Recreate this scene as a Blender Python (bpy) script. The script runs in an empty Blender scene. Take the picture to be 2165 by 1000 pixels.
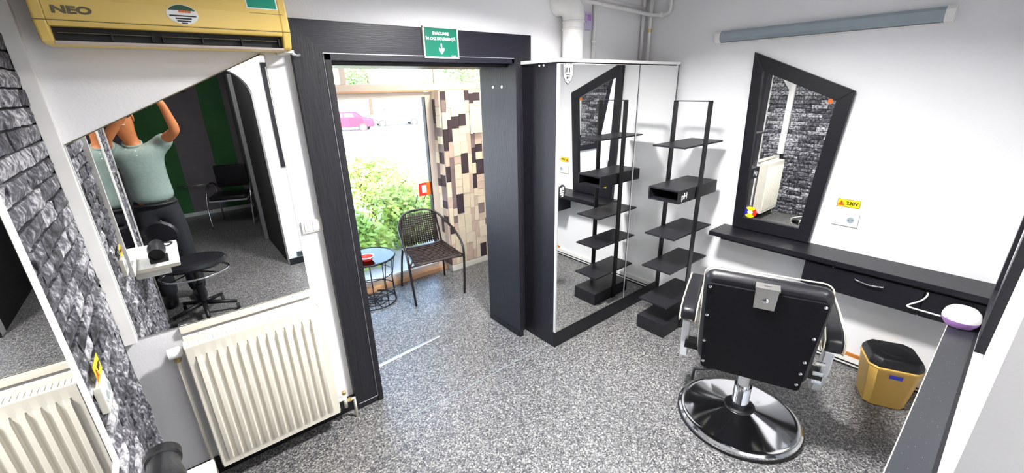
import bpy, bmesh, math, random
from mathutils import Vector, Matrix
random.seed(7)
scene = bpy.context.scene
COL = scene.collection

# ------------------------------------------------------------------ camera
# solved from the vanishing points of the photograph (pixels of a 2165 x 1000 frame)
F_PX, YAW, PITCH, ROLL, CAM_H = 880.17, math.radians(38.946), math.radians(19.782), math.radians(-1.3347), 1.9
cy_, sy_, ct_, st_ = math.cos(YAW), math.sin(YAW), math.cos(PITCH), math.sin(PITCH)
FWD = Vector((sy_*ct_, cy_*ct_, -st_)); RGT = Vector((cy_, -sy_, 0)); UPV = RGT.cross(FWD)
RGT, UPV = (math.cos(ROLL)*RGT + math.sin(ROLL)*UPV), (-math.sin(ROLL)*RGT + math.cos(ROLL)*UPV)
cam_data = bpy.data.cameras.new('camera'); cam = bpy.data.objects.new('camera', cam_data); COL.objects.link(cam)
cam_data.sensor_fit = 'HORIZONTAL'; cam_data.sensor_width = 36.0; cam_data.lens = 36.0*F_PX/2165.0
cam_data.clip_start = 0.01; cam_data.clip_end = 300
cam.matrix_world = Matrix(((RGT.x, UPV.x, -FWD.x, 0), (RGT.y, UPV.y, -FWD.y, 0), (RGT.z, UPV.z, -FWD.z, CAM_H), (0, 0, 0, 1)))
scene.camera = cam

# ------------------------------------------------------------------ world, sun, exposure
world = bpy.data.worlds.new('world'); scene.world = world; world.use_nodes = True
nt = world.node_tree; nt.nodes.clear()
wo = nt.nodes.new('ShaderNodeOutputWorld'); wb = nt.nodes.new('ShaderNodeBackground')
sky = nt.nodes.new('ShaderNodeTexSky'); sky.sky_type = 'NISHITA'; sky.sun_disc = False
sky.sun_elevation = math.radians(48); sky.sun_rotation = math.radians(200); sky.air_density = 1.0; sky.dust_density = 2.5
SKY_STRENGTH = 2.2
wb.inputs['Strength'].default_value = SKY_STRENGTH
nt.links.new(sky.outputs[0], wb.inputs[0]); nt.links.new(wb.outputs[0], wo.inputs[0])
sun_d = bpy.data.lights.new('sun', 'SUN'); sun_d.energy = 15.0; sun_d.angle = math.radians(1.0); sun_d.color = (1, .95, .86)
sun = bpy.data.objects.new('sun', sun_d); COL.objects.link(sun)
sun.rotation_euler = Vector((-.25, -.62, .74)).to_track_quat('Z', 'Y').to_euler()
scene.view_settings.view_transform = 'Standard'; scene.view_settings.look = 'None'
scene.view_settings.gamma = 1.0; scene.view_settings.use_curve_mapping = False
scene.view_settings.exposure = 0.42
CEIL_LAMP_W = 100.0
VESTIBULE_FILL_W = 24.0
PASSAGE_FILL_W = 9.0
CORNER_FILL_W = 13.0

# ------------------------------------------------------------------ materials
def srgb(r, g, b):
    f = lambda c: (c/255/12.92) if c/255 <= .04045 else ((c/255+.055)/1.055)**2.4
    return (f(r), f(g), f(b), 1)
def new_mat(name):
    m = bpy.data.materials.new(name); m.use_nodes = True
    return m, m.node_tree, m.node_tree.nodes['Principled BSDF']
def mat(name, col, rough=.5, metal=0.0, var=0.0, scale=20.0, bump=0.0, bscale=None, stretch=None, spec=None, col2=None, coat=0.0):
    """procedural material: base colour with noise variation and fine relief"""
    m, t, b = new_mat(name)
    b.inputs['Roughness'].default_value = rough; b.inputs['Metallic'].default_value = metal
    if spec is not None: b.inputs['Specular IOR Level'].default_value = spec
    if coat: b.inputs['Coat Weight'].default_value = coat
    tc = t.nodes.new('ShaderNodeTexCoord'); mp = t.nodes.new('ShaderNodeMapping')
    t.links.new(tc.outputs['Object'], mp.inputs[0])
    if stretch: mp.inputs['Scale'].default_value = stretch
    n = t.nodes.new('ShaderNodeTexNoise'); n.inputs['Scale'].default_value = scale; n.inputs['Detail'].default_value = 4
    t.links.new(mp.outputs[0], n.inputs['Vector'])
    r = t.nodes.new('ShaderNodeValToRGB'); r.color_ramp.elements[0].position = .3; r.color_ramp.elements[1].position = .7
    c2 = col2 if col2 else tuple(min(1, c*(1+var)) for c in col[:3])+(1,)
    c1 = col if col2 else tuple(c*(1-var) for c in col[:3])+(1,)
    r.color_ramp.elements[0].color = c1; r.color_ramp.elements[1].color = c2
    t.links.new(n.outputs['Fac'], r.inputs[0]); t.links.new(r.outputs[0], b.inputs['Base Color'])
    if bump:
        n2 = t.nodes.new('ShaderNodeTexNoise'); n2.inputs['Scale'].default_value = bscale or scale*3; n2.inputs['Detail'].default_value = 3
        t.links.new(mp.outputs[0], n2.inputs['Vector'])
        bp = t.nodes.new('ShaderNodeBump'); bp.inputs['Strength'].default_value = bump; bp.inputs['Distance'].default_value = .01
        t.links.new(n2.outputs['Fac'], bp.inputs['Height']); t.links.new(bp.outputs[0], b.inputs['Normal'])
    return m
M = {}
M['wall'] = mat('white_paint', (.80, .80, .82, 1), .75, var=.02, scale=3, bump=.08, bscale=90)
M['wall_dim'] = mat('grey_paint', (.28, .28, .29, 1), .7, var=.06, scale=4, bump=.06, bscale=80)
M['white'] = mat('white_lacquer', (.83, .82, .80, 1), .35, var=.02, scale=5)
M['cream'] = mat('cream_enamel', (.76, .72, .62, 1), .35, var=.04, scale=6)
M['ivory'] = mat('ivory_plastic', (.78, .75, .66, 1), .4, var=.02, scale=6)
M['black'] = mat('black_laminate', (.007, .007, .011, 1), .38, spec=.35, var=.25, scale=6, stretch=(1, 1, 14), bump=.06, bscale=40)
M['blackh'] = mat('black_laminate_crosswise', (.009, .009, .017, 1), .38, spec=.4, var=.3, scale=5, stretch=(1.5, 1.5, 40), bump=.08, bscale=9)
M['blackv'] = mat('black_woodgrain', (.006, .006, .009, 1), .42, spec=.4, scale=9, stretch=(14, 14, .8), bump=.16, bscale=14, col2=(.015, .014, .019, 1))
M['blackmetal'] = mat('black_powder_coat', (.008, .008, .010, 1), .45, spec=.35, var=.2, scale=30)
M['shelfblack'] = mat('black_shelf_board', (.012, .012, .016, 1), .45, spec=.35, var=.25, scale=25, bump=.04)
M['leather'] = mat('black_leatherette', (.009, .009, .012, 1), .34, spec=.4, var=.2, scale=40, bump=.12, bscale=260)
M['fabric'] = mat('black_back_board', (.004, .004, .006, 1), .7, spec=.15, var=.2, scale=50, bump=.05, bscale=300)
M['piping'] = mat('cream_piping', (.75, .70, .55, 1), .5, var=.05, scale=30)
M['chrome'] = mat('chrome', (.78, .79, .82, 1), .10, 1.0, var=.04, scale=8)
M['steel'] = mat('brushed_steel', (.55, .54, .52, 1), .35, 1.0, var=.1, scale=20, stretch=(1, 20, 1))
M['alu'] = mat('matt_aluminium', (.72, .73, .76, 1), .32, .7, var=.05, scale=14)
M['mirror'] = mat('mirror_silver', (.90, .91, .91, 1), .0, 1.0)
M['mirror_cab'] = mat('mirror_cabinet', (.86, .87, .86, 1), .012, 1.0)
M['gold'] = mat('gold_plastic', srgb(232, 198, 108), .36, .0, var=.06, scale=3)
M['vent'] = mat('dark_vent', (.01, .01, .011, 1), .6)
M['ventlip'] = mat('vent_lip', (.52, .44, .40, 1), .5, var=.05)
M['green_sign'] = mat('sign_green', srgb(8, 110, 88), .3, var=.1, scale=6)
M['sign_white'] = mat('sign_white', (.85, .87, .86, 1), .4)
M['yellow'] = mat('label_yellow', srgb(245, 215, 10), .45, var=.04)
M['red'] = mat('red_print', srgb(205, 40, 30), .45, var=.05)
M['orange'] = mat('orange_print', srgb(225, 105, 25), .45, var=.05)
M['blue'] = mat('blue_print', srgb(35, 45, 150), .45, var=.05)
M['darkgreen'] = mat('dark_green_print', srgb(10, 80, 55), .45, var=.05)
M['teal'] = mat('teal_label', srgb(0, 150, 120), .4, var=.05)
M['ink'] = mat('black_ink', (.012, .012, .014, 1), .5)
M['greyink'] = mat('grey_ink', srgb(105, 98, 70), .45)
M['tube'] = mat('grey_diffuser', srgb(150, 163, 170), .35, var=.04, scale=10)
M['lilac'] = mat('lilac_plastic', srgb(188, 176, 208), .45, var=.05)
M['pipe'] = mat('white_pipe', (.72, .71, .70, 1), .4, var=.06, scale=10)
M['brass'] = mat('worn_brass', (.55, .42, .18, 1), .35, .8, var=.25, scale=40)
M['ochre'] = mat('ochre_plastic', srgb(206, 166, 84), .4, var=.08, scale=6)
M['whiteplastic'] = mat('white_plastic', (.82, .80, .78, 1), .3, var=.02)
M['violet'] = mat('violet_plastic', srgb(165, 120, 185), .35, var=.05)
M['wood'] = mat('orange_wood', srgb(190, 120, 45), .5, var=.2, scale=8, stretch=(8, 1, 8))
M['sill'] = mat('beige_threshold', srgb(195, 150, 110), .55, var=.12, scale=8)
M['pvc'] = mat('pvc_frame', (.60, .51, .43, 1), .35, var=.05, scale=4)
M['rattan'] = mat('brown_wicker', (.030, .016, .014, 1), .5, var=.4, scale=60, bump=.5, bscale=120)
M['brown_metal'] = mat('dark_brown_tube', (.020, .014, .013, 1), .35, .3, var=.1)
M['graywall'] = mat('back_room_grey', (.20, .18, .20, 1), .7, var=.1, scale=5)
M['green'] = mat('stripe_green', (.035, .17, .045, 1), .65, var=.15, scale=4)
M['skin'] = mat('skin', srgb(200, 125, 75), .5, var=.08, scale=20)
M['shirt'] = mat('grey_green_jersey', srgb(140, 158, 152), .85, var=.07, scale=60, bump=.15, bscale=18)
M['trouser'] = mat('black_denim', (.012, .013, .018, 1), .85, var=.2, scale=60, bump=.2, bscale=20)
M['hair'] = mat('dark_hair', (.012, .009, .008, 1), .6, var=.3, scale=90)
M['phone'] = mat('phone_body', (.02, .02, .022, 1), .2)
M['asphalt'] = mat('pale_asphalt', (.42, .41, .40, 1), .9, var=.12, scale=3, bump=.1)
M['leaf'] = mat('hedge_leaf', (.16, .30, .035, 1), .5, scale=2.5, col2=(.42, .50, .08, 1))
M['treeleaf'] = mat('tree_leaf', (.07, .17, .04, 1), .55, scale=.6, col2=(.20, .32, .10, 1))
M['bark'] = mat('bark', (.09, .06, .04, 1), .9, var=.3, scale=12, bump=.4)
M['carred'] = mat('car_red', (.50, .010, .03, 1), .55, spec=.2, var=.03)
M['carwhite'] = mat('car_white', (.80, .80, .80, 1), .25, coat=.6, var=.02)
M['carglass'] = mat('car_glass', (.02, .03, .04, 1), .08)
M['rubber'] = mat('tyre_rubber', (.02, .02, .02, 1), .8, var=.2)
M['facade'] = mat('pale_facade', (.62, .58, .52, 1), .8, var=.06, scale=2)
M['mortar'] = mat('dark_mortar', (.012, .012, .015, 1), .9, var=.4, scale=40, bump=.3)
M['tc'] = mat('tile_cream', (.78, .66, .48, 1), .35, var=.07, scale=6)
M['tb'] = mat('tile_beige', (.62, .46, .36, 1), .35, var=.10, scale=9)
M['td'] = mat('tile_dark_plum', (.045, .028, .035, 1), .3, var=.2, scale=9)
M['tt'] = mat('tile_taupe', (.22, .16, .15, 1), .35, var=.15, scale=9)
M['grout'] = mat('pale_grout', (.45, .40, .34, 1), .8)

def brick_mat():
    m, t, b = new_mat('grey_slate_brick'); b.inputs['Roughness'].default_value = .7
    tc = t.nodes.new('ShaderNodeTexCoord'); oi = t.nodes.new('ShaderNodeObjectInfo')
    ad = t.nodes.new('ShaderNodeVectorMath'); ad.operation = 'ADD'
    cb = t.nodes.new('ShaderNodeCombineXYZ'); mu = t.nodes.new('ShaderNodeMath'); mu.operation = 'MULTIPLY'; mu.inputs[1].default_value = 37
    t.links.new(oi.outputs['Random'], mu.inputs[0]); t.links.new(mu.outputs[0], cb.inputs[0]); t.links.new(mu.outputs[0], cb.inputs[2])
    t.links.new(tc.outputs['Object'], ad.inputs[0]); t.links.new(cb.outputs[0], ad.inputs[1])
    n = t.nodes.new('ShaderNodeTexNoise'); n.inputs['Scale'].default_value = 38; n.inputs['Detail'].default_value = 7; n.inputs['Roughness'].default_value = .65
    t.links.new(ad.outputs[0], n.inputs['Vector'])
    mx = t.nodes.new('ShaderNodeMath'); mx.operation = 'MULTIPLY_ADD'; mx.inputs[1].default_value = .22; 
    t.links.new(oi.outputs['Random'], mx.inputs[0]); t.links.new(n.outputs['Fac'], mx.inputs[2])
    r = t.nodes.new('ShaderNodeValToRGB'); e = r.color_ramp.elements
    e[0].position = .44; e[0].color = (.010, .010, .014, 1); e[1].position = .80; e[1].color = (.60, .60, .63, 1)
    k = e.new(.61); k.color = (.10, .10, .12, 1)
    t.links.new(mx.outputs[0], r.inputs[0]); t.links.new(r.outputs[0], b.inputs['Base Color'])
    bp = t.nodes.new('ShaderNodeBump'); bp.inputs['Strength'].default_value = .5; bp.inputs['Distance'].default_value = .008
    t.links.new(n.outputs['Fac'], bp.inputs['Height']); t.links.new(bp.outputs[0], b.inputs['Normal'])
    return m
M['brick'] = brick_mat()

def floor_mat():
    m, t, b = new_mat('speckled_vinyl'); b.inputs['Roughness'].default_value = .33
    tc = t.nodes.new('ShaderNodeTexCoord')
    v = t.nodes.new('ShaderNodeTexVoronoi'); v.inputs['Scale'].default_value = 150
    t.links.new(tc.outputs['Object'], v.inputs['Vector'])
    sp = t.nodes.new('ShaderNodeSeparateColor'); t.links.new(v.outputs['Color'], sp.inputs[0])
    r = t.nodes.new('ShaderNodeValToRGB'); r.color_ramp.interpolation = 'CONSTANT'; e = r.color_ramp.elements
    e[0].position = 0; e[0].color = (.045, .045, .05, 1); e[1].position = .18; e[1].color = (.115, .115, .12, 1)
    for p, c in ((.45, (.17, .17, .17, 1)), (.68, (.27, .27, .265, 1)), (.86, (.42, .41, .385, 1))):
        k = e.new(p); k.color = c
    t.links.new(sp.outputs[0], r.inputs[0])
    n = t.nodes.new('ShaderNodeTexNoise'); n.inputs['Scale'].default_value = 1.6; n.inputs['Detail'].default_value = 3
    t.links.new(tc.outputs['Object'], n.inputs['Vector'])
    mr = t.nodes.new('ShaderNodeMapRange'); mr.inputs['To Min'].default_value = .62; mr.inputs['To Max'].default_value = .90
    t.links.new(n.outputs['Fac'], mr.inputs[0])
    mm = t.nodes.new('ShaderNodeMix'); mm.data_type = 'RGBA'; mm.blend_type = 'MULTIPLY'; mm.inputs[0].default_value = 1
    t.links.new(r.outputs[0], mm.inputs[6]); t.links.new(mr.outputs[0], mm.inputs[7]); t.links.new(mm.outputs[2], b.inputs['Base Color'])
    mr2 = t.nodes.new('ShaderNodeMapRange'); mr2.inputs['To Min'].default_value = .26; mr2.inputs['To Max'].default_value = .5
    t.links.new(n.outputs['Fac'], mr2.inputs[0]); t.links.new(mr2.outputs[0], b.inputs['Roughness'])
    return m
M['floor'] = floor_mat()
def granite_mat():
    m, t, b = new_mat('speckled_black_ledge'); b.inputs['Roughness'].default_value = .35
    tc = t.nodes.new('ShaderNodeTexCoord'); v = t.nodes.new('ShaderNodeTexVoronoi'); v.inputs['Scale'].default_value = 60
    t.links.new(tc.outputs['Object'], v.inputs['Vector'])
    r = t.nodes.new('ShaderNodeValToRGB'); e = r.color_ramp.elements
    e[0].position = .0; e[0].color = (.5, .5, .5, 1); e[1].position = .10; e[1].color = (.03, .032, .038, 1)
    t.links.new(v.outputs['Distance'], r.inputs[0]); t.links.new(r.outputs[0], b.inputs['Base Color'])
    return m
M['granite'] = granite_mat()
def glass_mat():
    m, t, b = new_mat('window_glass'); t.nodes.remove(b); o = t.nodes['Material Output']
    tr = t.nodes.new('ShaderNodeBsdfTransparent'); gl = t.nodes.new('ShaderNodeBsdfGlossy'); gl.inputs['Roughness'].default_value = .02
    tr.inputs[0].default_value = (.97, .98, .97, 1)
    fr = t.nodes.new('ShaderNodeFresnel'); fr.inputs[0].default_value = 1.45; mx = t.nodes.new('ShaderNodeMixShader')
    t.links.new(fr.outputs[0], mx.inputs[0]); t.links.new(tr.outputs[0], mx.inputs[1]); t.links.new(gl.outputs[0], mx.inputs[2])
    t.links.new(mx.outputs[0], o.inputs[0]); return m
M['glass'] = glass_mat()
def emit_mat(name, col, s):
    m, t, b = new_mat(name); b.inputs['Base Color'].default_value = col; b.inputs['Emission Color'].default_value = col
    b.inputs['Emission Strength'].default_value = s; return m
M['lamp'] = emit_mat('lamp_diffuser', (1, .98, .95, 1), 3.0)

# ------------------------------------------------------------------ builders
class MB:
    """collects shapes into one mesh; coordinates are world metres (made local to the parent on build)"""
    def __init__(s): s.bm = bmesh.new()
    def box(s, x0, x1, y0, y1, z0, z1, bev=0.0, mtx=None):
        r = bmesh.ops.create_cube(s.bm, size=1.0); vs = r['verts']
        for v in vs:
            v.co = Vector(((x0+x1)/2+v.co.x*(x1-x0), (y0+y1)/2+v.co.y*(y1-y0), (z0+z1)/2+v.co.z*(z1-z0)))
        if bev:
            es = {e for v in vs for e in v.link_edges}
            q = bmesh.ops.bevel(s.bm, geom=list(es), offset=bev, segments=2, profile=.7, affect='EDGES')
            vs = list({v for f in q['faces'] for v in f.verts} | {v for v in vs if v.is_valid})
        if mtx is not None:
            for v in vs: v.co = mtx @ v.co
        return s
    def tube(s, pts, r, n=10, closed=False, caps=True):
        pts = [Vector(p) for p in pts]; L = len(pts); rings = []
        rr = r if isinstance(r, (list, tuple)) else [r]*L
        up = None
        for i, p in enumerate(pts):
            a = pts[i-1] if (i > 0 or closed) else p; b = pts[(i+1) % L] if (i < L-1 or closed) else p
            t = (b-a).normalized()
            if up is None:
                up = Vector((0, 0, 1)) if abs(t.z) < .9 else Vector((1, 0, 0))
            u = (up - t*up.dot(t)); u = u.normalized() if u.length > 1e-6 else t.orthogonal().normalized()
            up = u; w = t.cross(u)
            rings.append([s.bm.verts.new(p + rr[i]*(math.cos(2*math.pi*k/n)*u + math.sin(2*math.pi*k/n)*w)) for k in range(n)])
        for i in range(L if closed else L-1):
            A, B = rings[i], rings[(i+1) % L]
            for k in range(n): s.bm.faces.new((A[k], A[(k+1) % n], B[(k+1) % n], B[k]))
        if caps and not closed:
            s.bm.faces.new(rings[0][::-1]); s.bm.faces.new(rings[-1])
        return s
    def lathe(s, c, prof, n=32, axis='Z', cap=True, sx=1.0, sy=1.0):
        c = Vector(c); rings = []
        for (r, z) in prof:
            ring = []
            for k in range(n):
                a = 2*math.pi*k/n; x, y = r*sx*math.cos(a), r*sy*math.sin(a)
                o = Vector((x, y, z)) if axis == 'Z' else (Vector((x, z, y)) if axis == 'Y' else Vector((z, x, y)))
                ring.append(s.bm.verts.new(c+o))
            rings.append(ring)
        for A, B in zip(rings, rings[1:]):
            for k in range(n): s.bm.faces.new((A[k], A[(k+1) % n], B[(k+1) % n], B[k]))
        if cap:
            s.bm.faces.new(rings[0][::-1]); s.bm.faces.new(rings[-1])
        return s
    def prism(s, poly, vec):
        vec = Vector(vec); a = [s.bm.verts.new(p) for p in poly]; b = [s.bm.verts.new(Vector(p)+vec) for p in poly]
        s.bm.faces.new(a[::-1]); s.bm.faces.new(b)
        for i in range(len(poly)):
            j = (i+1) % len(poly); s.bm.faces.new((a[i], a[j], b[j], b[i]))
        return s
    def grid(s, rows, closed_u=False):
        V = [[s.bm.verts.new(p) for p in r] for r in rows]
        for i in range(len(V)-1):
            m = len(V[i])
            for j in range(m if closed_u else m-1): s.bm.faces.new((V[i][j], V[i][(j+1) % m], V[i+1][(j+1) % m], V[i+1][j]))
        return s
    def xf(s, mtx):
        for v in s.bm.verts: v.co = mtx @ v.co
        return s
    def build(s, name, m, parent=None, smooth=False, local=False, bevel=0.0, label=None, subsurf=0):
        bmesh.ops.recalc_face_normals(s.bm, faces=s.bm.faces)
        me = bpy.data.meshes.new(name)
        if parent is not None and not local:
            inv = gmat(parent).inverted()
            for v in s.bm.verts: v.co = inv @ v.co
        s.bm.to_mesh(me); s.bm.free()
        o = bpy.data.objects.new(name, me); COL.objects.link(o)
        me.materials.append(M[m] if isinstance(m, str) else m)
        if smooth:
            for p in me.polygons: p.use_smooth = True
        if smooth == 'auto': auto_smooth(me)
        if parent is not None: o.parent = parent
        if bevel:
            b = o.modifiers.new('bevel', 'BEVEL'); b.width = bevel; b.segments = 2; b.limit_method = 'ANGLE'; b.angle_limit = math.radians(40)
        if subsurf:
            q = o.modifiers.new('sub', 'SUBSURF'); q.levels = subsurf; q.render_levels = subsurf
        if label: o['label'] = label
        return o
def auto_smooth(me, ang=math.radians(35)):
    b = bmesh.new(); b.from_mesh(me)
    for e in b.edges:
        if len(e.link_faces) == 2 and e.calc_face_angle(0) > ang: e.smooth = False
    b.to_mesh(me); b.free()
def gmat(o):
    m = o.matrix_basis.copy()
    while o.parent is not None: o = o.parent; m = o.matrix_basis @ m
    return m
def tag(o, label, cat, group=None):
    o['label'] = label; o['category'] = cat
    if group: o['group'] = group
    return o
def thing(name, label, cat, loc=(0, 0, 0), rz=0.0, group=None):
    o = bpy.data.objects.new(name, None); COL.objects.link(o); o.empty_display_size = .05
    o.location = loc; o.rotation_euler = (0, 0, rz)
    return tag(o, label, cat, group)
def struct(o, label=None):
    o['kind'] = 'structure'
    if label: o['label'] = label
    return o
def arc(c, r, a0, a1, n, plane='XY', z=0):
    out = []
    for i in range(n+1):
        a = a0+(a1-a0)*i/n; u, v = r*math.cos(a), r*math.sin(a)
        out.append((c[0]+u, c[1]+v, c[2]) if plane == 'XY' else ((c[0]+u, c[1], c[2]+v) if plane == 'XZ' else (c[0], c[1]+u, c[2]+v)))
    return out
def smooth_path(pts, k=6):
    P = [Vector(p) for p in pts]; out = []
    for i in range(len(P)-1):
        p0 = P[max(i-1, 0)]; p1 = P[i]; p2 = P[i+1]; p3 = P[min(i+2, len(P)-1)]
        for j in range(k):
            t = j/k
            out.append(.5*((2*p1)+(-p0+p2)*t+(2*p0-5*p1+4*p2-p3)*t*t+(-p0+3*p1-3*p2+p3)*t**3))
    return out+[P[-1]]
WALLBASIS = {'A': (Vector((1, 0, 0)), Vector((0, 0, 1))), 'B': (Vector((0, -1, 0)), Vector((0, 0, 1))), 'D': (Vector((0, 1, 0)), Vector((0, 0, 1)))}
def text(name, s, size, m, parent, pos, wall='A', depth=.0006, align='CENTER', mtx=None, sx=1.0, bold=0.0):
    cu = bpy.data.curves.new('t', 'FONT'); cu.body = s; cu.size = size; cu.align_x = align; cu.align_y = 'CENTER'; cu.extrude = depth; cu.offset = bold
    cu.resolution_u = 3
    o = bpy.data.objects.new('t', cu); COL.objects.link(o)
    dg = bpy.context.evaluated_depsgraph_get(); dg.update()
    me = bpy.data.meshes.new_from_object(o.evaluated_get(dg)); bpy.data.objects.remove(o); bpy.data.curves.remove(cu)
    if mtx is None:
        u, v = WALLBASIS[wall]; w = u.cross(v)
        mtx = Matrix(((u.x*sx, v.x, w.x, pos[0]), (u.y*sx, v.y, w.y, pos[1]), (u.z*sx, v.z, w.z, pos[2]), (0, 0, 0, 1)))
    me.transform(gmat(parent).inverted() @ mtx)
    me.materials.clear(); me.materials.append(M[m]); me.name = name
    ob = bpy.data.objects.new(name, me); COL.objects.link(ob); ob.parent = parent
    return ob
# ================================================================== the setting
XD, XB, YA, YC, YR = -.335, 3.36, 2.31, -.08, -.51        # left wall, right wall, front wall, ledge wall, rear arch wall
CEIL = 2.70
DX0, DX1, DZ = .72, 1.86, 2.04                           # doorway opening
fl0 = struct(MB().box(-.62, 3.5, -4.0, 4.0, -.12, 0).build('floor', 'floor'), 'grey speckled vinyl floor')
MB().box(.60, 1.95, 1.993, 1.996, 0, .0006).build('sheet_seam', 'tube', fl0)
struct(MB().box(-.72, 3.5, -4.0, 4.0, CEIL, CEIL+.12).build('ceiling', 'wall'), 'white ceiling')
wf = MB()
wf.box(-.62, DX0, YA, 2.61, 0, CEIL).box(DX1, 3.5, YA, 2.61, 0, CEIL).box(DX0, DX1, YA, 2.61, DZ, CEIL)
struct(wf.build('wall_front', 'wall'), 'white wall with the doorway')
struct(MB().box(XB, 3.5, -.6, YA, 0, CEIL).build('wall_right', 'wall'), 'white wall with the tube light')
# the ledge wall is a thick pier; the arch wall carries on from it
struct(MB().box(1.25, XB, YR, YC, 0, CEIL).build('wall_back', 'wall'), 'white pier beside the camera')
# arch wall: opening from the left wall to x = .80 with a rounded upper corner
ax, ar, atop = .80, .30, 2.14
poly = [(1.25, YR, 0), (1.25, YR, CEIL), (-.62, YR, CEIL), (-.62, YR, atop)]
poly += [(ax-ar+ar*math.sin(a), YR, atop-ar+ar*math.cos(a)) for a in [math.pi/2*i/10 for i in range(11)]]
poly += [(ax, YR, 0)]
struct(MB().prism(poly, (0, -.12, 0)).build('wall_arch', 'wall'), 'white wall with a round-cornered opening')
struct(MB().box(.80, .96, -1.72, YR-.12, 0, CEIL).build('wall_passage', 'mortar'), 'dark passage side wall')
struct(MB().box(.76, .98, -1.80, -1.72, 0, 2.12, .004).build('trim_1', 'wall_dim'), 'grey post at the passage end')
struct(MB().box(.96, 1.04, -4.0, -1.80, 0, CEIL).build('wall_rear_side', 'wall_dim'))
struct(MB().box(-.62, 1.0, -4.0, -3.88, 0, CEIL).build('wall_rear', 'graywall'), 'grey back room wall')
for i, (a, b) in enumerate(((-.30, .11), (.56, .88))):
    struct(MB().box(a, b, -3.88, -3.868, 0, CEIL).build('trim_%d' % (2+i), 'green'), 'green painted stripe')
struct(MB().box(-.5, .96, -3.868, -3.852, 0, .06).build('baseboard_rear', 'white'))
struct(MB().box(-.72, -.62, -4.0, .12, 0, CEIL).build('wall_rear_left', 'graywall'))
struct(MB().box(.80, 1.25, YR, YR+.012, 0, .075).build('baseboard_arch', 'blackmetal'))
# left wall: backing in mortar colour, bricks as children
wl = struct(MB().box(-.62, XD-.012, .12, YA, 0, CEIL).build('wall_left', 'mortar'), 'dark grey slate brick wall')
struct(MB().box(-.64, XD-.004, .09, .12, 0, CEIL).build('trim_4', 'white'), 'white end board of the brick wall')
BH, BG = .0585, .008
variants = []
def brick_mesh(L, H):
    b = bmesh.new(); nx, nz = 3, 2; d = .016
    top = [[None]*(nz+1) for _ in range(nx+1)]
    for i in range(nx+1):
        for j in range(nz+1):
            edge = i in (0, nx) or j in (0, nz)
            x = d*(.5 if edge else 1.0)+random.uniform(-.0035, .0035)
            top[i][j] = b.verts.new((x, (i/nx-.5)*L+(random.uniform(-.004, .004) if 0 < i < nx else 0), (j/nz-.5)*H+random.uniform(-.002, .002)))
    for i in range(nx):
        for j in range(nz): b.faces.new((top[i][j], top[i+1][j], top[i+1][j+1], top[i][j+1]))
    rim = [top[i][0] for i in range(nx+1)]+[top[nx][j] for j in range(1, nz+1)]+[top[i][nz] for i in range(nx-1, -1, -1)]+[top[0][j] for j in range(nz-1, 0, -1)]
    low = [b.verts.new((-.006, v.co.y, v.co.z)) for v in rim]
    for k in range(len(rim)):
        b.faces.new((rim[k], low[k], low[(k+1) % len(rim)], rim[(k+1) % len(rim)]))
    return b
for L in (.14, .19, .24):
    for q in range(4):
        b = brick_mesh(L-BG, BH-BG); bmesh.ops.recalc_face_normals(b, faces=b.faces)
        me = bpy.data.meshes.new('brick'); b.to_mesh(me); b.free(); me.materials.append(M['brick']); variants.append((L, me))
Y_STRIP = 2.26
rest = bmesh.new(); nb = 0
row = 0; z = BH/2
while z < CEIL-.02:
    y = .13-random.uniform(0, .12)
    while y < 2.262:
        L, me = random.choice(variants); sc_ = min(1.0, (2.264-y)/L); yc = y+L*sc_/2
        if 2.264-y-L < .05: sc_ = (2.264-y)/L; yc = y+L*sc_/2; y = 3
        y += L
        if yc-L/2 < .12: continue
        if .86 < yc < 1.38 and .95 < z < 1.94: continue                    # behind the wall mirror
        big = (yc > 1.30 and z < 2.45 and nb < 300)
        if big:
            o = bpy.data.objects.new('brick', me); COL.objects.link(o); o.parent = wl
            o.location = (XD-.012+random.uniform(-.002, .003), yc, z); o.scale.y = sc_; nb += 1
        else:
            t = me.copy(); t.transform(Matrix.Translation((XD-.012, yc, z))); rest.from_mesh(t); bpy.data.meshes.remove(t)
    z += BH; row += 1
me = bpy.data.meshes.new('brick_field'); rest.to_mesh(me); rest.free(); me.materials.append(M['brick'])
o = bpy.data.objects.new('brick_field', me); COL.objects.link(o); o.parent = wl; o['kind'] = 'stuff'
# white board that closes the brick wall against the front wall, above the radiator
struct(MB().box(XD-.005, -.297, 2.265, YA, .878, CEIL, .002).build('trim_5', 'white'), 'white corner board beside the wall mirror')
# skirtings
struct(MB().box(XD, DX0-.17, YA-.016, YA, 0, .10).build('baseboard_front', 'blackmetal'), 'black skirting under the radiator')
bb = MB().box(XB-.014, XB, -.05, 1.92, .012, .075)
bsk = struct(bb.build('baseboard_right', 'white'), 'white skirting with dark joints')
MB().box(XB-.0165, XB, -.05, 1.92, .026, .036).build('dark_joint', 'ink', bsk)  # black line along the white skirting
MB().box(XB-.018, XB, -.05, 1.92, .0, .010).build('floor_joint', 'ink', bsk)
MB().box(XB-.012, XB, .36, .60, .076, .10).build('wood_strip', 'wood', bsk, label='orange wooden strip')

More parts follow.
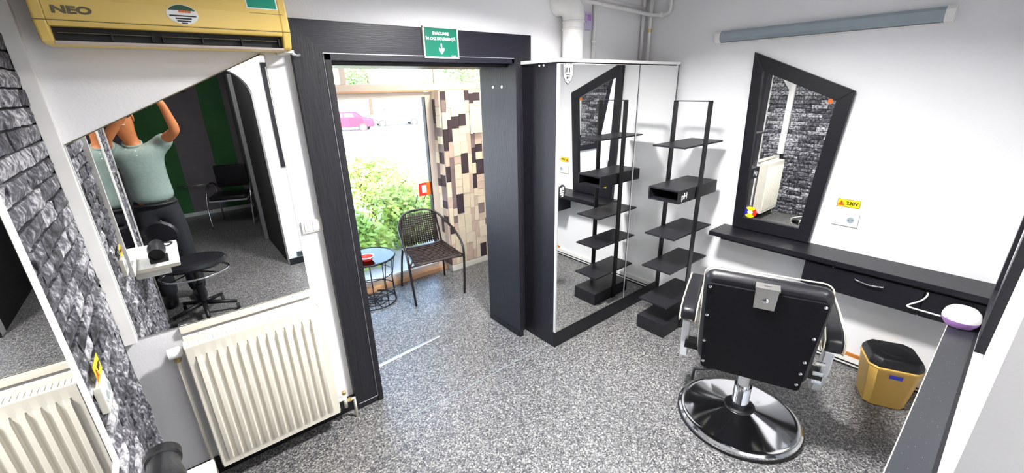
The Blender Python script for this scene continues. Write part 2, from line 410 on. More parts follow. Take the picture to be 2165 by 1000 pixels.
# ------------------------------------------------------------------ door surround
FY = 2.27
df = bpy.data.objects.new('door_1', None); COL.objects.link(df); df.location = (1.29, 2.29, 0); struct(df, 'black wooden door surround')
def casing(name, m, x0, x1, z0, z1): MB().box(x0, x1, FY, YA, z0, z1, .003).build(name, m, df)
MB().prism([(.55, FY, 0), (.72, FY, 0), (.72, FY, 2.04), (.55, FY, 2.217)], (0, .04, 0)).build('casing_board', 'blackv', df)
MB().prism([(1.88, FY, 0), (2.035, FY, 0), (2.035, FY, 2.217), (1.88, FY, 2.04)], (0, .04, 0)).build('casing_board', 'blackv', df)
MB().prism([(.55, FY, 2.217), (.72, FY, 2.04), (1.88, FY, 2.04), (2.035, FY, 2.217)], (0, .04, 0)).build('casing_board', 'blackh', df)
MB().box(.688, .720, FY-.008, FY, 0, 2.072, .003).build('inner_bead', 'blackv', df)
MB().box(1.86, 1.882, FY-.008, FY, 0, 2.072, .003).build('inner_bead', 'blackv', df)
MB().box(.688, 1.882, FY-.008, FY, 2.04, 2.072, .003).build('inner_bead', 'blackh', df)
MB().box(.6855, .688, FY-.003, FY, .04, 2.072).build('bead_edge', 'alu', df)
MB().box(.6855, 1.885, FY-.003, FY, 2.072, 2.0745).build('bead_edge', 'alu', df)
MB().box(.565, .6855, FY-.002, FY, .038, .041).build('bead_edge', 'alu', df)
MB().box(1.85, 1.885, FY-.06, 2.615, 0, DZ, .003).build('reveal_board', 'blackv', df)
MB().box(.70, .725, YA-.005, 2.615, 0, DZ, .003).build('reveal_board', 'blackv', df)
MB().box(.72, 1.86, YA-.005, 2.615, DZ-.02, DZ, .003).build('reveal_board', 'blackv', df)
MB().box(1.842, 1.85, FY-.045, 2.605, .02, .045).build('reveal_trim', 'blackmetal', df)
for yy in (2.36, 2.46): MB().lathe((1.847, yy, 1.90), [(.010, 0), (.010, .004)], 12, 'X').build('screw_cap', 'alu', df)
tsl = tag(MB().prism([(.74, 2.585, .001), (.74, 2.615, .001), (.74, 2.608, .006), (.74, 2.592, .006)], (.62, .06, 0)).build('threshold_strip', 'steel'), 'worn metal strip across the doorway floor', 'floor strip')

# ------------------------------------------------------------------ vestibule
YG, YT = 3.86, 3.68
struct(MB().box(-.1, 0.0, 2.61, 4.0, 0, .5).box(-.1, 0, 2.61, 2.75, .5, CEIL).box(-.1, 0, 3.85, 4.0, .5, CEIL).box(-.1, 0, 2.75, 3.85, 2.3, CEIL).build('wall_vestibule_left', 'facade'))
w2 = bpy.data.objects.new('window_added', None); COL.objects.link(w2); w2.location = (-.05, 3.3, .5); struct(w2, 'unseen side window added to let daylight into the entrance')  # made-up opening, lets more daylight onto the tiled wall and floor
for a in ((2.75, 3.85, .5, .56), (2.75, 3.85, 2.24, 2.3), (2.75, 2.81, .56, 2.24), (3.79, 3.85, .56, 2.24)): MB().box(-.08, -.02, a[0], a[1], a[2], a[3], .004).build('frame_bar', 'pvc', w2)
MB().box(-.054, -.046, 2.81, 3.79, .56, 2.24).build('pane', 'glass', w2)
struct(MB().box(3.0, 3.1, 2.61, 4.0, 0, CEIL).build('wall_vestibule_right', 'facade'))
wt = struct(MB().box(2.13, 3.0, YT+.008, 3.95, 0, 1.885).build('wall_vestibule_tiled', 'grout'), 'wall of mixed cream, beige and plum tiles')
tilemesh = {}
def tile(y_or_x, z0, w, hh, key, face):
    k = (round(w, 3), round(hh, 3), key, face)
    if k not in tilemesh:
        b = MB(); d = random.choice((.010, .013, .016))
        if face == 'F': b.box(-w/2+.001, w/2-.001, -d, .004, -hh/2+.001, hh/2-.001, .0015)
        else: b.box(-d, .004, -w/2+.001, w/2-.001, -hh/2+.001, hh/2-.001, .0015)
        me = bpy.data.meshes.new('tile'); bmesh.ops.recalc_face_normals(b.bm, faces=b.bm.faces); b.bm.to_mesh(me); b.bm.free()
        me.materials.append(M[key]); tilemesh[k] = me
    o = bpy.data.objects.new('tile', tilemesh[k]); COL.objects.link(o); o.parent = wt
    o.location = (y_or_x, YT+.008, z0+hh/2) if face == 'F' else (2.13, y_or_x, z0+hh/2)
seq = ['tc', 'tb', 'tc', 'td', 'tc', 'tt', 'tc', 'td', 'tb', 'tc']
x = 2.135; ci = 0
while x < 2.76:
    w = random.choice((.05, .06, .085)); z = .07; k = random.randrange(9)
    while z < 1.87:
        hh = min(random.choice((.08, .115, .16, .21)), 1.88-z)
        if hh > .03: tile(x+w/2, z, w, hh, random.choice(seq), 'F')
        z += hh
    x += w
for y0 in (YT+.01, YT+.09):
    z = .07
    while z < 1.87:
        hh = min(random.choice((.08, .115, .16)), 1.88-z)
        if hh > .03: tile(y0+.04, z, .08, hh, random.choice(('tt', 'td', 'tb', 'tc', 'tc')), 'S')
        z += hh
MB().box(2.125, 3.0, YT-.006, YT+.01, 0, .065, .003).build('skirting', 'cream', wt)
pb = thing('wall_panel', 'cream wooden board hung on the mixed tile wall', 'panel', (2.53, YT-.02, 1.46))
MB().box(2.455, 2.605, YT-.035, YT-.012, 1.46, 1.74, .003).build('board', 'tc', pb)
MB().box(2.45, 2.61, YT-.04, YT-.012, 1.74, 1.75).build('edge_strip', 'white', pb)
MB().box(2.45, 2.456, YT-.04, YT-.012, 1.455, 1.74).build('edge_strip', 'white', pb)
# glazing: door leaf with transoms above
g1 = bpy.data.objects.new('door_2', None); COL.objects.link(g1); g1.location = (1.5, YG, 0); struct(g1, 'glazed entrance door with pale frame')
def bar(x0, x1, z0, z1, y0=YG-.03, y1=YG+.03, m='pvc', nm='frame_bar'): MB().box(x0, x1, y0, y1, z0, z1, .004).build(nm, m, g1)
bar(2.045, 2.125, .0, 1.87); bar(.0, .08, .0, 1.87); bar(1.0, 1.06, .07, 1.83, YG-.025, YG+.025)
bar(.08, 2.045, .0, .09); bar(.08, 2.045, 1.825, 1.885)
MB().box(1.06, 2.045, YG-.004, YG+.004, .09, 1.825).build('pane', 'glass', g1)
MB().box(.08, 1.0, YG-.004, YG+.004, .09, 1.825).build('pane', 'glass', g1)
MB().box(2.034, 2.045, YG-.034, YG+.02, .09, 1.825).build('gasket', 'ink', g1)
w1 = bpy.data.objects.new('window_1', None); COL.objects.link(w1); w1.location = (1.5, YG, 1.9); struct(w1, 'row of transom windows over the entrance')
def tbar(x0, x1, z0, z1): MB().box(x0, x1, YG-.04, YG+.03, z0, z1, .005).build('frame_bar', 'pvc', w1)
tbar(0, 3.0, 1.885, 1.95); tbar(0, 3.0, 2.10, 2.16); tbar(2.06, 2.15, 1.95, 2.10); tbar(2.155, 2.21, 1.95, 2.10); tbar(0, .08, 1.95, 2.10); tbar(1.26, 1.31, 1.95, 2.10); tbar(2.92, 3.0, 1.95, 2.10)
for a, b in ((.08, 1.26), (1.31, 2.06), (2.21, 2.92)): MB().box(a, b, YG-.004, YG+.004, 1.95, 2.10).build('pane', 'glass', w1)
MB().box(0, 3.0, YG-.06, YG+.02, 1.875, 1.89).build('drip_bar', 'sill', w1)
struct(MB().box(0, 3.0, YG-.03, YG+.08, 2.16, CEIL).build('wall_vestibule_front', 'facade'))
struct(MB().box(0, 2.125, YG-.085, YG-.03, 0, .045, .004).build('trim_6', 'sill'), 'beige threshold board under the glazing')
st = thing('door_sticker', 'small red and orange notice stuck on the glass door', 'sticker', (1.975, YG-.006, .86))
MB().box(1.90, 2.045, YG-.0075, YG-.0045, .855, .99).build('plate', 'red', st)
MB().box(1.985, 2.045, YG-.009, YG-.0075, .855, .99).build('edge_band', 'orange', st)
MB().prism([(1.935, YG-.0095, .885), (1.985, YG-.0095, .885), (1.985, YG-.0095, .965), (1.935, YG-.0095, .965)], (0, .002, 0)).build('pictogram', 'sign_white', st)
# ================================================================== lamp on the ceiling (above the frame)
cl = thing('ceiling_lamp', 'round white ceiling lamp above the middle of the salon', 'lamp', (1.45, 1.15, CEIL))
MB().lathe((1.45, 1.15, CEIL-.05), [(.24, .0), (.26, .01), (.26, .05)], 40).build('housing', 'white', cl, 'auto')
MB().lathe((1.45, 1.15, CEIL-.075), [(.05, 0), (.18, .008), (.235, .026)], 40).build('diffuser', 'lamp', cl, 'auto')
ld = bpy.data.lights.new('ceiling_lamp_light', 'AREA'); ld.shape = 'DISK'; ld.size = .34; ld.spread = math.radians(152); ld.energy = CEIL_LAMP_W; ld.color = (1, .985, .97)
lo = bpy.data.objects.new('ceiling_lamp_light', ld); COL.objects.link(lo); lo.location = (1.45, 1.15, CEIL-.085)

bl = thing('passage_fill', 'added round fill lamp on the passage ceiling behind the camera', 'lamp', (0.3, -.86, CEIL))  # added fill, no known fitting; lifts the dark back room
MB().lathe((0.3, -.86, CEIL-.045), [(.11, .0), (.13, .01), (.13, .045)], 32).build('housing', 'white', bl, 'auto')
MB().lathe((0.3, -.86, CEIL-.06), [(.03, 0), (.09, .006), (.11, .016)], 32).build('diffuser', 'lamp', bl, 'auto')
ld2 = bpy.data.lights.new('passage_fill_light', 'AREA'); ld2.shape = 'DISK'; ld2.size = .2; ld2.energy = PASSAGE_FILL_W; ld2.color = (1, .97, .93)
lo2 = bpy.data.objects.new('passage_fill_light', ld2); COL.objects.link(lo2); lo2.location = (0.3, -.86, CEIL-.07)

kl = thing('corner_fill', 'added round fill lamp above the camera by the arch wall', 'lamp', (.42, -.22, CEIL))  # invented fill that brightens the side face of the pier
MB().lathe((.42, -.22, CEIL-.045), [(.09, .0), (.11, .01), (.11, .045)], 32).build('housing', 'white', kl, 'auto')
MB().lathe((.42, -.22, CEIL-.06), [(.03, 0), (.07, .006), (.09, .016)], 32).build('diffuser', 'lamp', kl, 'auto')
ld4 = bpy.data.lights.new('corner_fill_light', 'AREA'); ld4.shape = 'DISK'; ld4.size = .18; ld4.energy = CORNER_FILL_W; ld4.color = (1, .98, .96)
lo4 = bpy.data.objects.new('corner_fill_light', ld4); COL.objects.link(lo4); lo4.location = (.42, -.22, CEIL-.07)
vl_ = thing('entrance_fill', 'added round fill lamp on the ceiling of the glazed entrance', 'lamp', (2.35, 3.12, CEIL))  # added warm fill to brighten the tiled wall
MB().lathe((2.35, 3.12, CEIL-.045), [(.13, .0), (.15, .01), (.15, .045)], 32).build('housing', 'white', vl_, 'auto')
MB().lathe((2.35, 3.12, CEIL-.06), [(.03, 0), (.10, .006), (.13, .016)], 32).build('diffuser', 'lamp', vl_, 'auto')
ld3 = bpy.data.lights.new('entrance_fill_light', 'AREA'); ld3.shape = 'DISK'; ld3.size = .25; ld3.energy = VESTIBULE_FILL_W; ld3.color = (1, .92, .82)
lo3 = bpy.data.objects.new('entrance_fill_light', ld3); COL.objects.link(lo3); lo3.location = (2.35, 3.12, CEIL-.07)

# ================================================================== front wall: air conditioner
ac = thing('air_conditioner', 'gold split air conditioner mounted above the slanted wall mirror', 'air conditioner', (.14, 2.30, 2.06))
ax0, ax1 = -.235, .515
def ac_prof(x, notch):
    p = [(2.305, 2.07), (2.305, 2.40), (2.16, 2.40), (2.118, 2.37), (2.105, 2.30), (2.092, 2.20), (2.088, 2.14), (2.092, 2.125)]
    p += [(2.097, 2.120), (2.19, 2.118), (2.19, 2.078)] if notch else [(2.103, 2.095)]
    p += [(2.112, 2.074), (2.13, 2.066)]
    return [(x, a, b) for a, b in p]
MB().prism(ac_prof(-.203, True), (.686, 0, 0)).build('casing', 'gold', ac)
MB().prism(ac_prof(ax0, False), (-.203-ax0, 0, 0)).build('end_cheek', 'gold', ac, bevel=.006)
MB().prism(ac_prof(.483, False), (ax1-.483, 0, 0)).build('end_cheek', 'gold', ac, bevel=.006)
MB().box(-.203, .483, 2.13, 2.19, 2.0755, 2.1185).build('air_outlet', 'vent', ac)
MB().prism([(-.203, 2.112, 2.076), (-.203, 2.145, 2.078), (-.203, 2.137, 2.066), (-.203, 2.114, 2.068)], (.686, 0, 0)).build('outlet_lip', 'ventlip', ac)
for a, b in ((-.19, .055), (.075, .47)):
    MB().prism([(a, 2.112, 2.101), (a, 2.135, 2.104), (a, 2.135, 2.1025), (a, 2.112, 2.0995)], (b-a, 0, 0)).build('vane', 'greyink', ac)
for xx in (-.06, .05, .08, .20, .33, .465): MB().box(xx, xx+.004, 2.106, 2.14, 2.082, 2.108).build('fin', 'vent', ac)
MB().prism([(-.235, 2.0885, 2.134), (-.235, 2.0895, 2.134), (-.235, 2.0895, 2.1365), (-.235, 2.0879, 2.1365)], (.75, 0, 0)).build('panel_joint', 'greyink', ac)
MB().box(.49, .53, 2.15, 2.30, 2.060, 2.072, .002).build('mounting_plate', 'white', ac)
MB().tube([(.525, 2.20, 2.066), (.56, 2.23, 2.055), (.575, 2.245, 2.06)], .006, 8).build('drain_hose', 'alu', ac, True)
def acm(x, z):   # a frame lying on the slightly inclined front panel
    y = 2.0925 + (z-2.20)*(.013/.10) if z > 2.2 else 2.088 + (z-2.14)*(.0045/.06)
    sl = math.atan(.13 if z > 2.2 else .075)
    return Matrix.Translation((x, y-.0012, z)) @ Matrix.Rotation(math.pi/2-sl, 4, 'X')
text('lettering', 'NEO', .030, 'greyink', ac, None, mtx=acm(-.137, 2.166) @ Matrix.Scale(1.55, 4, (1, 0, 0)), bold=.0014)
def disc(rx, ry, n=32, z=.0, h=.0006, clip=None):
    return [(rx*math.cos(2*math.pi*i/n), ry*math.sin(2*math.pi*i/n), z) for i in range(n)]
stk = MB().prism(disc(.047, .033), (0, 0, .0008)).xf(acm(.158, 2.176)).build('oval_sticker', 'sign_white', ac, label='white oval sticker with a green top')
MB().prism([(.045*math.cos(a), .031*math.sin(a), .001) for a in [math.pi*(.14+.72*i/14) for i in range(15)]], (0, 0, .0006)).xf(acm(.158, 2.176)).build('green_band', 'darkgreen', stk)
for (dx, w2) in ((-.020, .005), (-.009, .004), (.0, .004), (.009, .004), (.019, .005)):
    MB().box(dx-w2, dx+w2, -.0035, .0035, .0012, .0022).xf(acm(.160, 2.1855)).build('print_mark', 'orange' if dx > -.015 else 'sign_white', stk)
for (hw, q, zz) in ((.040, .0022, 2.172), (.024, .0024, 2.163), (.021, .0021, 2.1545), (.009, .0018, 2.148)):
    MB().box(-hw, hw, -q, q, .0008, .0016).xf(acm(.158, zz-.001)).build('print_line', 'ink', stk)
MB().box(.375, .478, -.03, .03, 0, .0009).xf(acm(0, 2.249)).build('energy_label', 'teal', ac)
MB().box(.370, .483, -.034, .034, 0, .0004).xf(acm(0, 2.249)).build('label_border', 'sign_white', ac)
MB().box(.378, .500, -.0007, .0007, 0, .0005).xf(acm(0, 2.200)).build('panel_joint', 'greyink', ac)

# ================================================================== front wall: slanted mirror
mirA = thing('wall_mirror', 'large frameless mirror with a slanted top above the radiator', 'mirror', (.06, 2.30, .88))
MB().prism([(-.296, 2.300, .882), (.425, 2.300, .880), (.437, 2.300, 2.058), (.425, 2.300, 2.062), (-.296, 2.300, 1.728)], (0, .006, 0)).build('glass', 'mirror', mirA)
MB().prism([(-.296, 2.3065, .878), (.428, 2.3065, .876), (.440, 2.3065, 2.060), (.425, 2.3065, 2.066), (-.296, 2.3065, 1.732)], (0, .003, 0)).build('backing', 'greyink', mirA)
MB().box(-.15, .428, 2.286, 2.308, .846, .876, .002).build('support_rail', 'cream', mirA)
sw = thing('light_switch', 'cream rocker switch on the wall beside the black doorway', 'switch', (.50, 2.305, 1.19))
MB().box(.449, .552, 2.298, 2.309, 1.196, 1.262, .002).build('plate', 'ivory', sw)
MB().box(.462, .498, 2.294, 2.298, 1.205, 1.253, .0015).build('rocker', 'whiteplastic', sw)
MB().box(.503, .540, 2.294, 2.298, 1.205, 1.253, .0015).build('rocker', 'whiteplastic', sw)

# ================================================================== radiator
rad = thing('radiator', 'cream ribbed panel radiator under the slanted mirror', 'radiator', (.14, 2.22, 0))
rx0, rx1, rz0, rz1 = -.147, .430, .125, .825
def rib_rows(y, dirn, nr=13):
    xs = [(rx0, 0), (rx0+.012, 0)]; span = (rx1-rx0-.044)/nr
    for i in range(nr):
        c = rx0+.022+span*(i+.5)
        xs += [(c-span*.40, 0), (c-span*.27, 1), (c+span*.12, 1), (c+span*.25, 0)]
    xs += [(rx1-.012, 0), (rx1, 0)]
    rows = []
    for zz, k in ((rz0, 0), (rz0+.035, 0), (rz0+.055, 1), (rz1-.072, 1), (rz1-.052, 0), (rz1, 0)):
        rows.append([(x, y+dirn*.013*p*k, zz) for x, p in xs])
    return rows
fp = MB().grid(rib_rows(2.170, -1)); fp.build('front_panel', 'cream', rad, 'auto')
MB().box(rx0, rx1, 2.255, 2.270, rz0, rz1-.01).build('back_panel', 'cream', rad)
MB().box(rx0+.004, rx1-.004, 2.171, 2.180, rz0, rz1-.004).build('water_channel', 'cream', rad)
for a in (rx0-.004, rx1-.004): MB().box(a, a+.008, 2.174, 2.268, rz0+.01, rz1+.004, .002).build('side_cover', 'cream', rad)
tg = MB().box(rx0, rx1, 2.176, 2.268, rz1-.004, rz1); tgo = tg.build('top_grille', 'cream', rad)
for i in range(30):
    xx = rx0+.02+i*(rx1-rx0-.04)/29
    MB().box(xx-.003, xx+.003, 2.190, 2.236, rz1, rz1+.0025).build('grille_bar', 'ivory', tgo)
MB().box(rx0, rx1, 2.245, 2.268, rz1, rz1+.018, .002).build('rear_rail', 'cream', rad)
MB().box(rx0-.003, rx0+.02, 2.172, 2.182, rz1-.012, rz1+.004, .001).build('corner_clip', 'white', rad)
vl = MB().lathe((-.192, 2.225, .795), [(.012, -.022), (.024, -.020), (.026, .02), (.018, .036)], 20, 'X').build('thermostat_valve', 'white', rad, 'auto', label='white thermostat head')
MB().tube([(-.17, 2.225, .795), (-.14, 2.225, .79)], .012, 12).build('valve_union', 'brass', rad, True)
MB().lathe((-.185, 2.225, .748), [(.011, 0), (.015, .006), (.015, .028), (.010, .03)], 12).build('valve_body', 'brass', rad, 'auto')
MB().tube([(-.185, 2.225, .75), (-.185, 2.225, .02), (-.185, 2.26, .005)], .0075, 10).build('feed_pipe', 'cream', rad, True)
MB().tube([(.425, 2.222, .165), (.485, 2.222, .165)], .011, 12).build('return_union', 'cream', rad, True)
MB().tube([(.478, 2.222, .20), (.478, 2.222, .10)], .011, 12).build('return_valve', 'cream', rad, True)
MB().lathe((.478, 2.222, .195), [(.012, 0), (.012, .018), (.009, .02)], 8).build('brass_cap', 'brass', rad)
MB().tube([(.485, 2.222, .14), (.53, 2.222, .14), (.53, 2.222, .0)], .009, 10).build('return_pipe', 'cream', rad, True)
MB().lathe((.503, 2.222, .14), [(.013, -.012), (.013, .012)], 6, 'X').build('nut', 'brass', rad)

# ================================================================== evacuation sign
es = thing('evacuation_sign', 'green evacuation sign with a white arrow over the doorway', 'sign', (1.34, FY-.01, 2.06))
ex0, ex1, ez0, ez1 = 1.232, 1.452, 2.066, 2.222
ey = FY-.006
MB().box(ex0, ex1, ey-.004, FY, ez0, ez1, .001).build('plate', 'green_sign', es)
for a in ((ex0-.004, ex1+.004, ez0-.004, ez0+.004), (ex0-.004, ex1+.004, ez1-.004, ez1+.004), (ex0-.004, ex0+.004, ez0, ez1), (ex1-.004, ex1+.004, ez0, ez1)):
    MB().box(a[0], a[1], ey-.008, FY, a[2], a[3]).build('border_strip', 'ivory', es)
text('lettering', 'EVACUARE', .021, 'sign_white', es, (1.342, ey-.0046, 2.190), bold=.0008)
text('lettering', 'ÎN CAZ DE URGENȚĂ', .0195, 'sign_white', es, (1.342, ey-.0046, 2.163), bold=.0007)
acx, acz = 1.342, 2.083
arrow = [(0, 0), (.017, .020), (.017, .036), (.0045, .026), (.0045, .056), (-.0045, .056), (-.0045, .026), (-.017, .036), (-.017, .020)]
MB().prism([(acx+a, ey-.0052, acz+b) for a, b in arrow], (0, .0014, 0)).build('arrow', 'sign_white', es)
MB().box(1.405, 1.436, ey-.005, ey-.004, 2.0745, 2.079).build('maker_line', 'sign_white', es)

# ================================================================== mirrored cabinet
cb = thing('wardrobe_cabinet', 'tall black cabinet with two mirrored doors and a white top', 'cabinet', (2.63, 2.12, 0))
cx0, cx1, cyf = 1.955, 3.312, 1.925
MB().box(cx0, cx0+.018, cyf+.02, 2.30, 0, 2.035, .001).build('side_panel', 'blackv', cb)
MB().box(cx1-.018, cx1, cyf+.02, 2.30, 0, 2.035, .001).build('side_panel', 'black', cb)
MB().box(cx0+.018, cx1-.018, cyf+.06, 2.295, .14, 2.03).build('carcass', 'black', cb)
MB().box(cx0, cx1, cyf+.004, cyf+.022, 0, .128, .001).build('plinth', 'black', cb)
MB().box(cx0-.012, cx1+.008, cyf-.006, 2.305, 2.036, 2.056, .002).build('top_board', 'white', cb)
split = 2.79
for a, b in ((cx0, split-.002), (split+.002, cx1)):
    d = MB().box(a, b, cyf+.003, cyf+.02, .132, 2.028).build('door', 'white', cb)
    MB().box(a+.010, b-.005, cyf, cyf+.003, .135, 2.025).build('mirror_panel', 'mirror_cab', d)
    MB().box(a, a+.010, cyf-.001, cyf+.003, .132, 2.028).build('edge_profile', 'alu', d)
    MB().box(b-.005, b, cyf-.001, cyf+.003, .132, 2.028).build('edge_profile', 'blackmetal', d)
for yy in (2.10, 2.06): MB().lathe((cx0-.003, yy, 2.022), [(.006, 0), (.006, .004)], 10, 'X').build('screw_cap', 'sign_white', cb)
# stickers on the mirror door
sy = cyf-.0008
sh = thing('shield_sticker', 'white shield emblem sticker at the top of the mirrored door', 'sticker', (2.03, sy, 1.92))
shp = [(-.042, .055), (-.030, .048), (-.015, .055), (0, .047), (.015, .055), (.030, .048), (.042, .055), (.040, -.012), (.022, -.045), (0, -.062), (-.022, -.045), (-.040, -.012)]
MB().prism([(2.034+a*1.12, sy+.0003, 1.972+b*1.1) for a, b in shp], (0, .0004, 0)).build('outline', 'ink', sh)
MB().prism([(2.034+a, sy, 1.972+b) for a, b in shp], (0, .0003, 0)).build('shield', 'sign_white', sh)
def ring(outer, k): return [(a*k, b*k) for a, b in outer]
for (a, b, c, d) in ((-.031, -.025, -.004, .036), (.025, .031, -.004, .036), (-.018, -.007, .004, .032), (.007, .018, .004, .032), (-.018, .018, -.012, -.005), (-.016, -.003, -.034, -.020), (.003, .016, -.034, -.020), (-.004, .004, -.050, -.041)):
    MB().box(2.034+a, 2.034+b, sy-.0007, sy, 1.972+c, 1.972+d).build('emblem_stroke', 'ink', sh)
rs = thing('round_sticker', 'round black barber emblem sticker on the mirrored door', 'sticker', (1.998, sy, 1.19))
MB().lathe((2.000, sy, 1.227), [(.040, 0), (.040, .0006)], 28, 'Y', sx=.85, sy=1.15).build('disc', 'ink', rs)
for (a, b, c, d) in ((-.017, -.004, .002, .026), (.004, .018, .006, .028), (-.020, .020, -.008, -.002), (-.016, .012, -.026, -.016), (-.004, .010, -.038, -.030)):
    MB().box(2.000+a, 2.000+b, sy-.0007, sy, 1.227+c, 1.227+d).build('emblem_stroke', 'sign_white', rs)

# ================================================================== flue and pipes over the cabinet
fl = thing('flue_pipe', 'thick white flue pipe rising from the cabinet top', 'pipe', (2.355, 2.19, 2.056))
MB().tube([(2.355, 2.19, 2.056), (2.355, 2.19, 2.34)], .072, 28).build('riser', 'white', fl, 'auto')
pts = [(2.355, 2.19, 2.33)]+[(2.355-.06*(1-math.cos(a))*.6, 2.19+.09*(1-math.cos(a)), 2.34+.09*math.sin(a)) for a in [math.pi/2*i/8 for i in range(9)]]+[(2.32, 2.305, 2.43)]
MB().tube(pts, .076, 28).build('elbow', 'white', fl, 'auto')
for zz in (2.255, 2.30): MB().lathe((2.355, 2.19, zz), [(.0725, 0), (.0765, .003), (.0765, .012), (.0725, .015)], 28).build('collar', 'pipe', fl, 'auto')
tb = thing('wall_thermostat', 'lilac plastic box on the wall behind the flue pipe', 'thermostat', (2.60, 2.30, 2.28))
MB().box(2.53, 2.655, 2.278, 2.309, 2.285, 2.40, .004).build('case', 'lilac', tb)
MB().box(2.555, 2.56, 2.276, 2.278, 2.33, 2.39).build('groove', 'violet', tb); MB().box(2.58, 2.585, 2.276, 2.278, 2.33, 2.39).build('groove', 'violet', tb)
MB().box(2.60, 2.64, 2.276, 2.278, 2.345, 2.385, .001).build('dial_cover', 'violet', tb)
def pipe(name, pts, r, label):
    t = thing(name, label, 'pipe', pts[0])
    MB().tube(pts, r, 12).build('tube', 'pipe', t, True); return t
p = pipe('riser_pipe', [(2.69, 2.285, 2.056), (2.69, 2.285, 2.69)], .016, 'single vertical white pipe beside the lilac box')
for zz in (2.2, 2.5): MB().lathe((2.69, 2.285, zz), [(.017, 0), (.020, .003), (.020, .012), (.017, .015)], 14).build('clip', 'white', p)
p = pipe('corner_pipe', [(3.315, 2.225, 2.06), (3.315, 2.225, 2.69)], .015, 'nearer of two white pipes in the far corner')
MB().lathe((3.315, 2.225, 2.30), [(.016, 0), (.021, .003), (.021, .02), (.016, .023)], 14).build('coupling', 'brass', p)
p = pipe('corner_pipe', [(3.30, 2.285, 2.06), (3.30, 2.285, 2.69)], .014, 'farther of two white pipes in the far corner')
p = pipe('heating_pipe', smooth_path([(2.42, 2.20, 2.452), (2.8, 2.20, 2.44), (3.20, 2.20, 2.425), (3.30, 2.185, 2.42), (3.325, 2.13, 2.418), (3.33, 2.075, 2.425), (3.33, 2.06, 2.47), (3.33, 2.06, 2.69)], 5), .014, 'white pipe crossing the corner and turning up the right wall')
MB().lathe((3.328, 2.13, 2.418), [(.016, -.012), (.020, -.01), (.020, .01), (.016, .012)], 14, 'Y').build('coupling', 'white', p)
pipe('heating_pipe', [(2.55, 2.27, 2.50), (3.285, 2.265, 2.475)], .013, 'upper white pipe ending at the two corner pipes')

# ================================================================== shelf stand
ss = thing('shelf_stand', 'black display stand with staggered shelves and a box shelf', 'shelf stand', (2.95, 1.58, 0))
sx0, sx1, sy0, sy1 = 2.685, 3.225, 1.455, 1.700
MB().box(sx0, sx1-.06, sy0, sy1, 0, .112, .002).build('base', 'shelfblack', ss)
for zz in (.27, .56, .83, 1.49): MB().box(sx0, sx1, sy0, sy1, zz-.012, zz, .001).build('shelf', 'shelfblack', ss)
bxs = MB().box(sx0, sx1, sy0, sy1, 1.178, 1.19, .001)
bxs.box(sx0, sx1, sy0, sy1, 1.095, 1.105, .001).box(sx0, sx1, sy0, sy0+.012, 1.105, 1.178).box(sx0, sx1, sy1-.012, sy1, 1.105, 1.178).box(sx0+.22, sx0+.232, sy0, sy1, 1.105, 1.178)
box = bxs.build('box_shelf', 'shelfblack', ss)
text('lettering', 'pH', .062, 'sign_white', box, (2.755, sy0-.001, 1.141), 'A', bold=.001)
for yy in (sy0-.012, sy1): MB().box(2.925, 2.972, yy, yy+.012, 0, 1.78, .001).build('upright', 'blackmetal', ss)
MB().box(2.927, 2.970, sy0-.012, sy1+.012, 1.774, 1.78).build('top_bar', 'blackmetal', ss)

# ================================================================== right wall: tube light, mirror, socket
tl = thing('tube_light', 'long grey wall tube light with white end caps', 'tube light', (3.34, 1.03, 2.17))
pr_ = [(3.36, 2.170), (3.325, 2.174), (3.308, 2.192), (3.306, 2.21), (3.308, 2.23), (3.325, 2.247), (3.36, 2.250)]
MB().prism([(a, .445, b) for a, b in pr_], (0, 1.18, 0)).build('diffuser', 'tube', tl, 'auto')
for a, b in ((.408, .445), (1.625, 1.662)): MB().prism([(x-.002 if x < 3.36 else x, a, (zz-2.21)*1.05+2.21) for x, zz in pr_], (0, b-a, 0)).build('end_cap', 'whiteplastic', tl, 'auto')
MB().box(3.338, 3.36, .445, 1.625, 2.164, 2.170).build('base_rail', 'whiteplastic', tl)
mb = thing('framed_mirror', 'black framed mirror with a slanted top on the right wall', 'mirror', (3.35, 1.06, .817))
OUT = [(1.372, 2.090), (.752, 1.830), (.812, .822), (1.332, .820)]; INN = [(1.300, 1.965), (.836, 1.772), (.885, .912), (1.262, .912)]
MB().prism([(3.345, a, b) for a, b in INN], (.010, 0, 0)).build('glass', 'mirror', mb)
for i in range(4):
    j = (i+1) % 4
    MB().prism([(3.325, *OUT[i]), (3.325, *OUT[j]), (3.325, *INN[j]), (3.325, *INN[i])], (.035, 0, 0)).build('frame_bar', 'black', mb, bevel=.002)
ms = thing('mirror_sticker', 'small red, blue and yellow round sticker on the black framed mirror', 'sticker', (3.344, 1.235, .95))
def mdisc(cy, cz, ry, rz, a0, a1, n=20): return [(3.3435, cy, cz)]+[(3.3435, cy+ry*math.cos(a0+(a1-a0)*i/n), cz+rz*math.sin(a0+(a1-a0)*i/n)) for i in range(n+1)]
for a0, a1, m in ((.75, 2.4, 'yellow'), (2.4, 3.9, 'red'), (3.9, 5.5, 'yellow'), (5.5, 7.03, 'blue')):
    pass
for a0, a1, m in ((.25*math.pi, .75*math.pi, 'yellow'), (.75*math.pi, 1.25*math.pi, 'red'), (1.25*math.pi, 1.75*math.pi, 'yellow'), (-.25*math.pi, .25*math.pi, 'blue')):
    MB().prism(mdisc(1.225, .955, .047, .042, a0, a1), (.0012, 0, 0)).build('segment', m, ms)
MB().lathe((3.3425, 1.225, .955), [(.020, 0), (.020, .001)], 20, 'X', sx=1, sy=.6).build('centre_badge', 'sign_white', ms)
MB().prism([(3.3430, 1.285, .955), (3.3430, 1.272, .985), (3.3430, 1.272, .925)], (.001, 0, 0)).build('arrow_point', 'blue', ms)
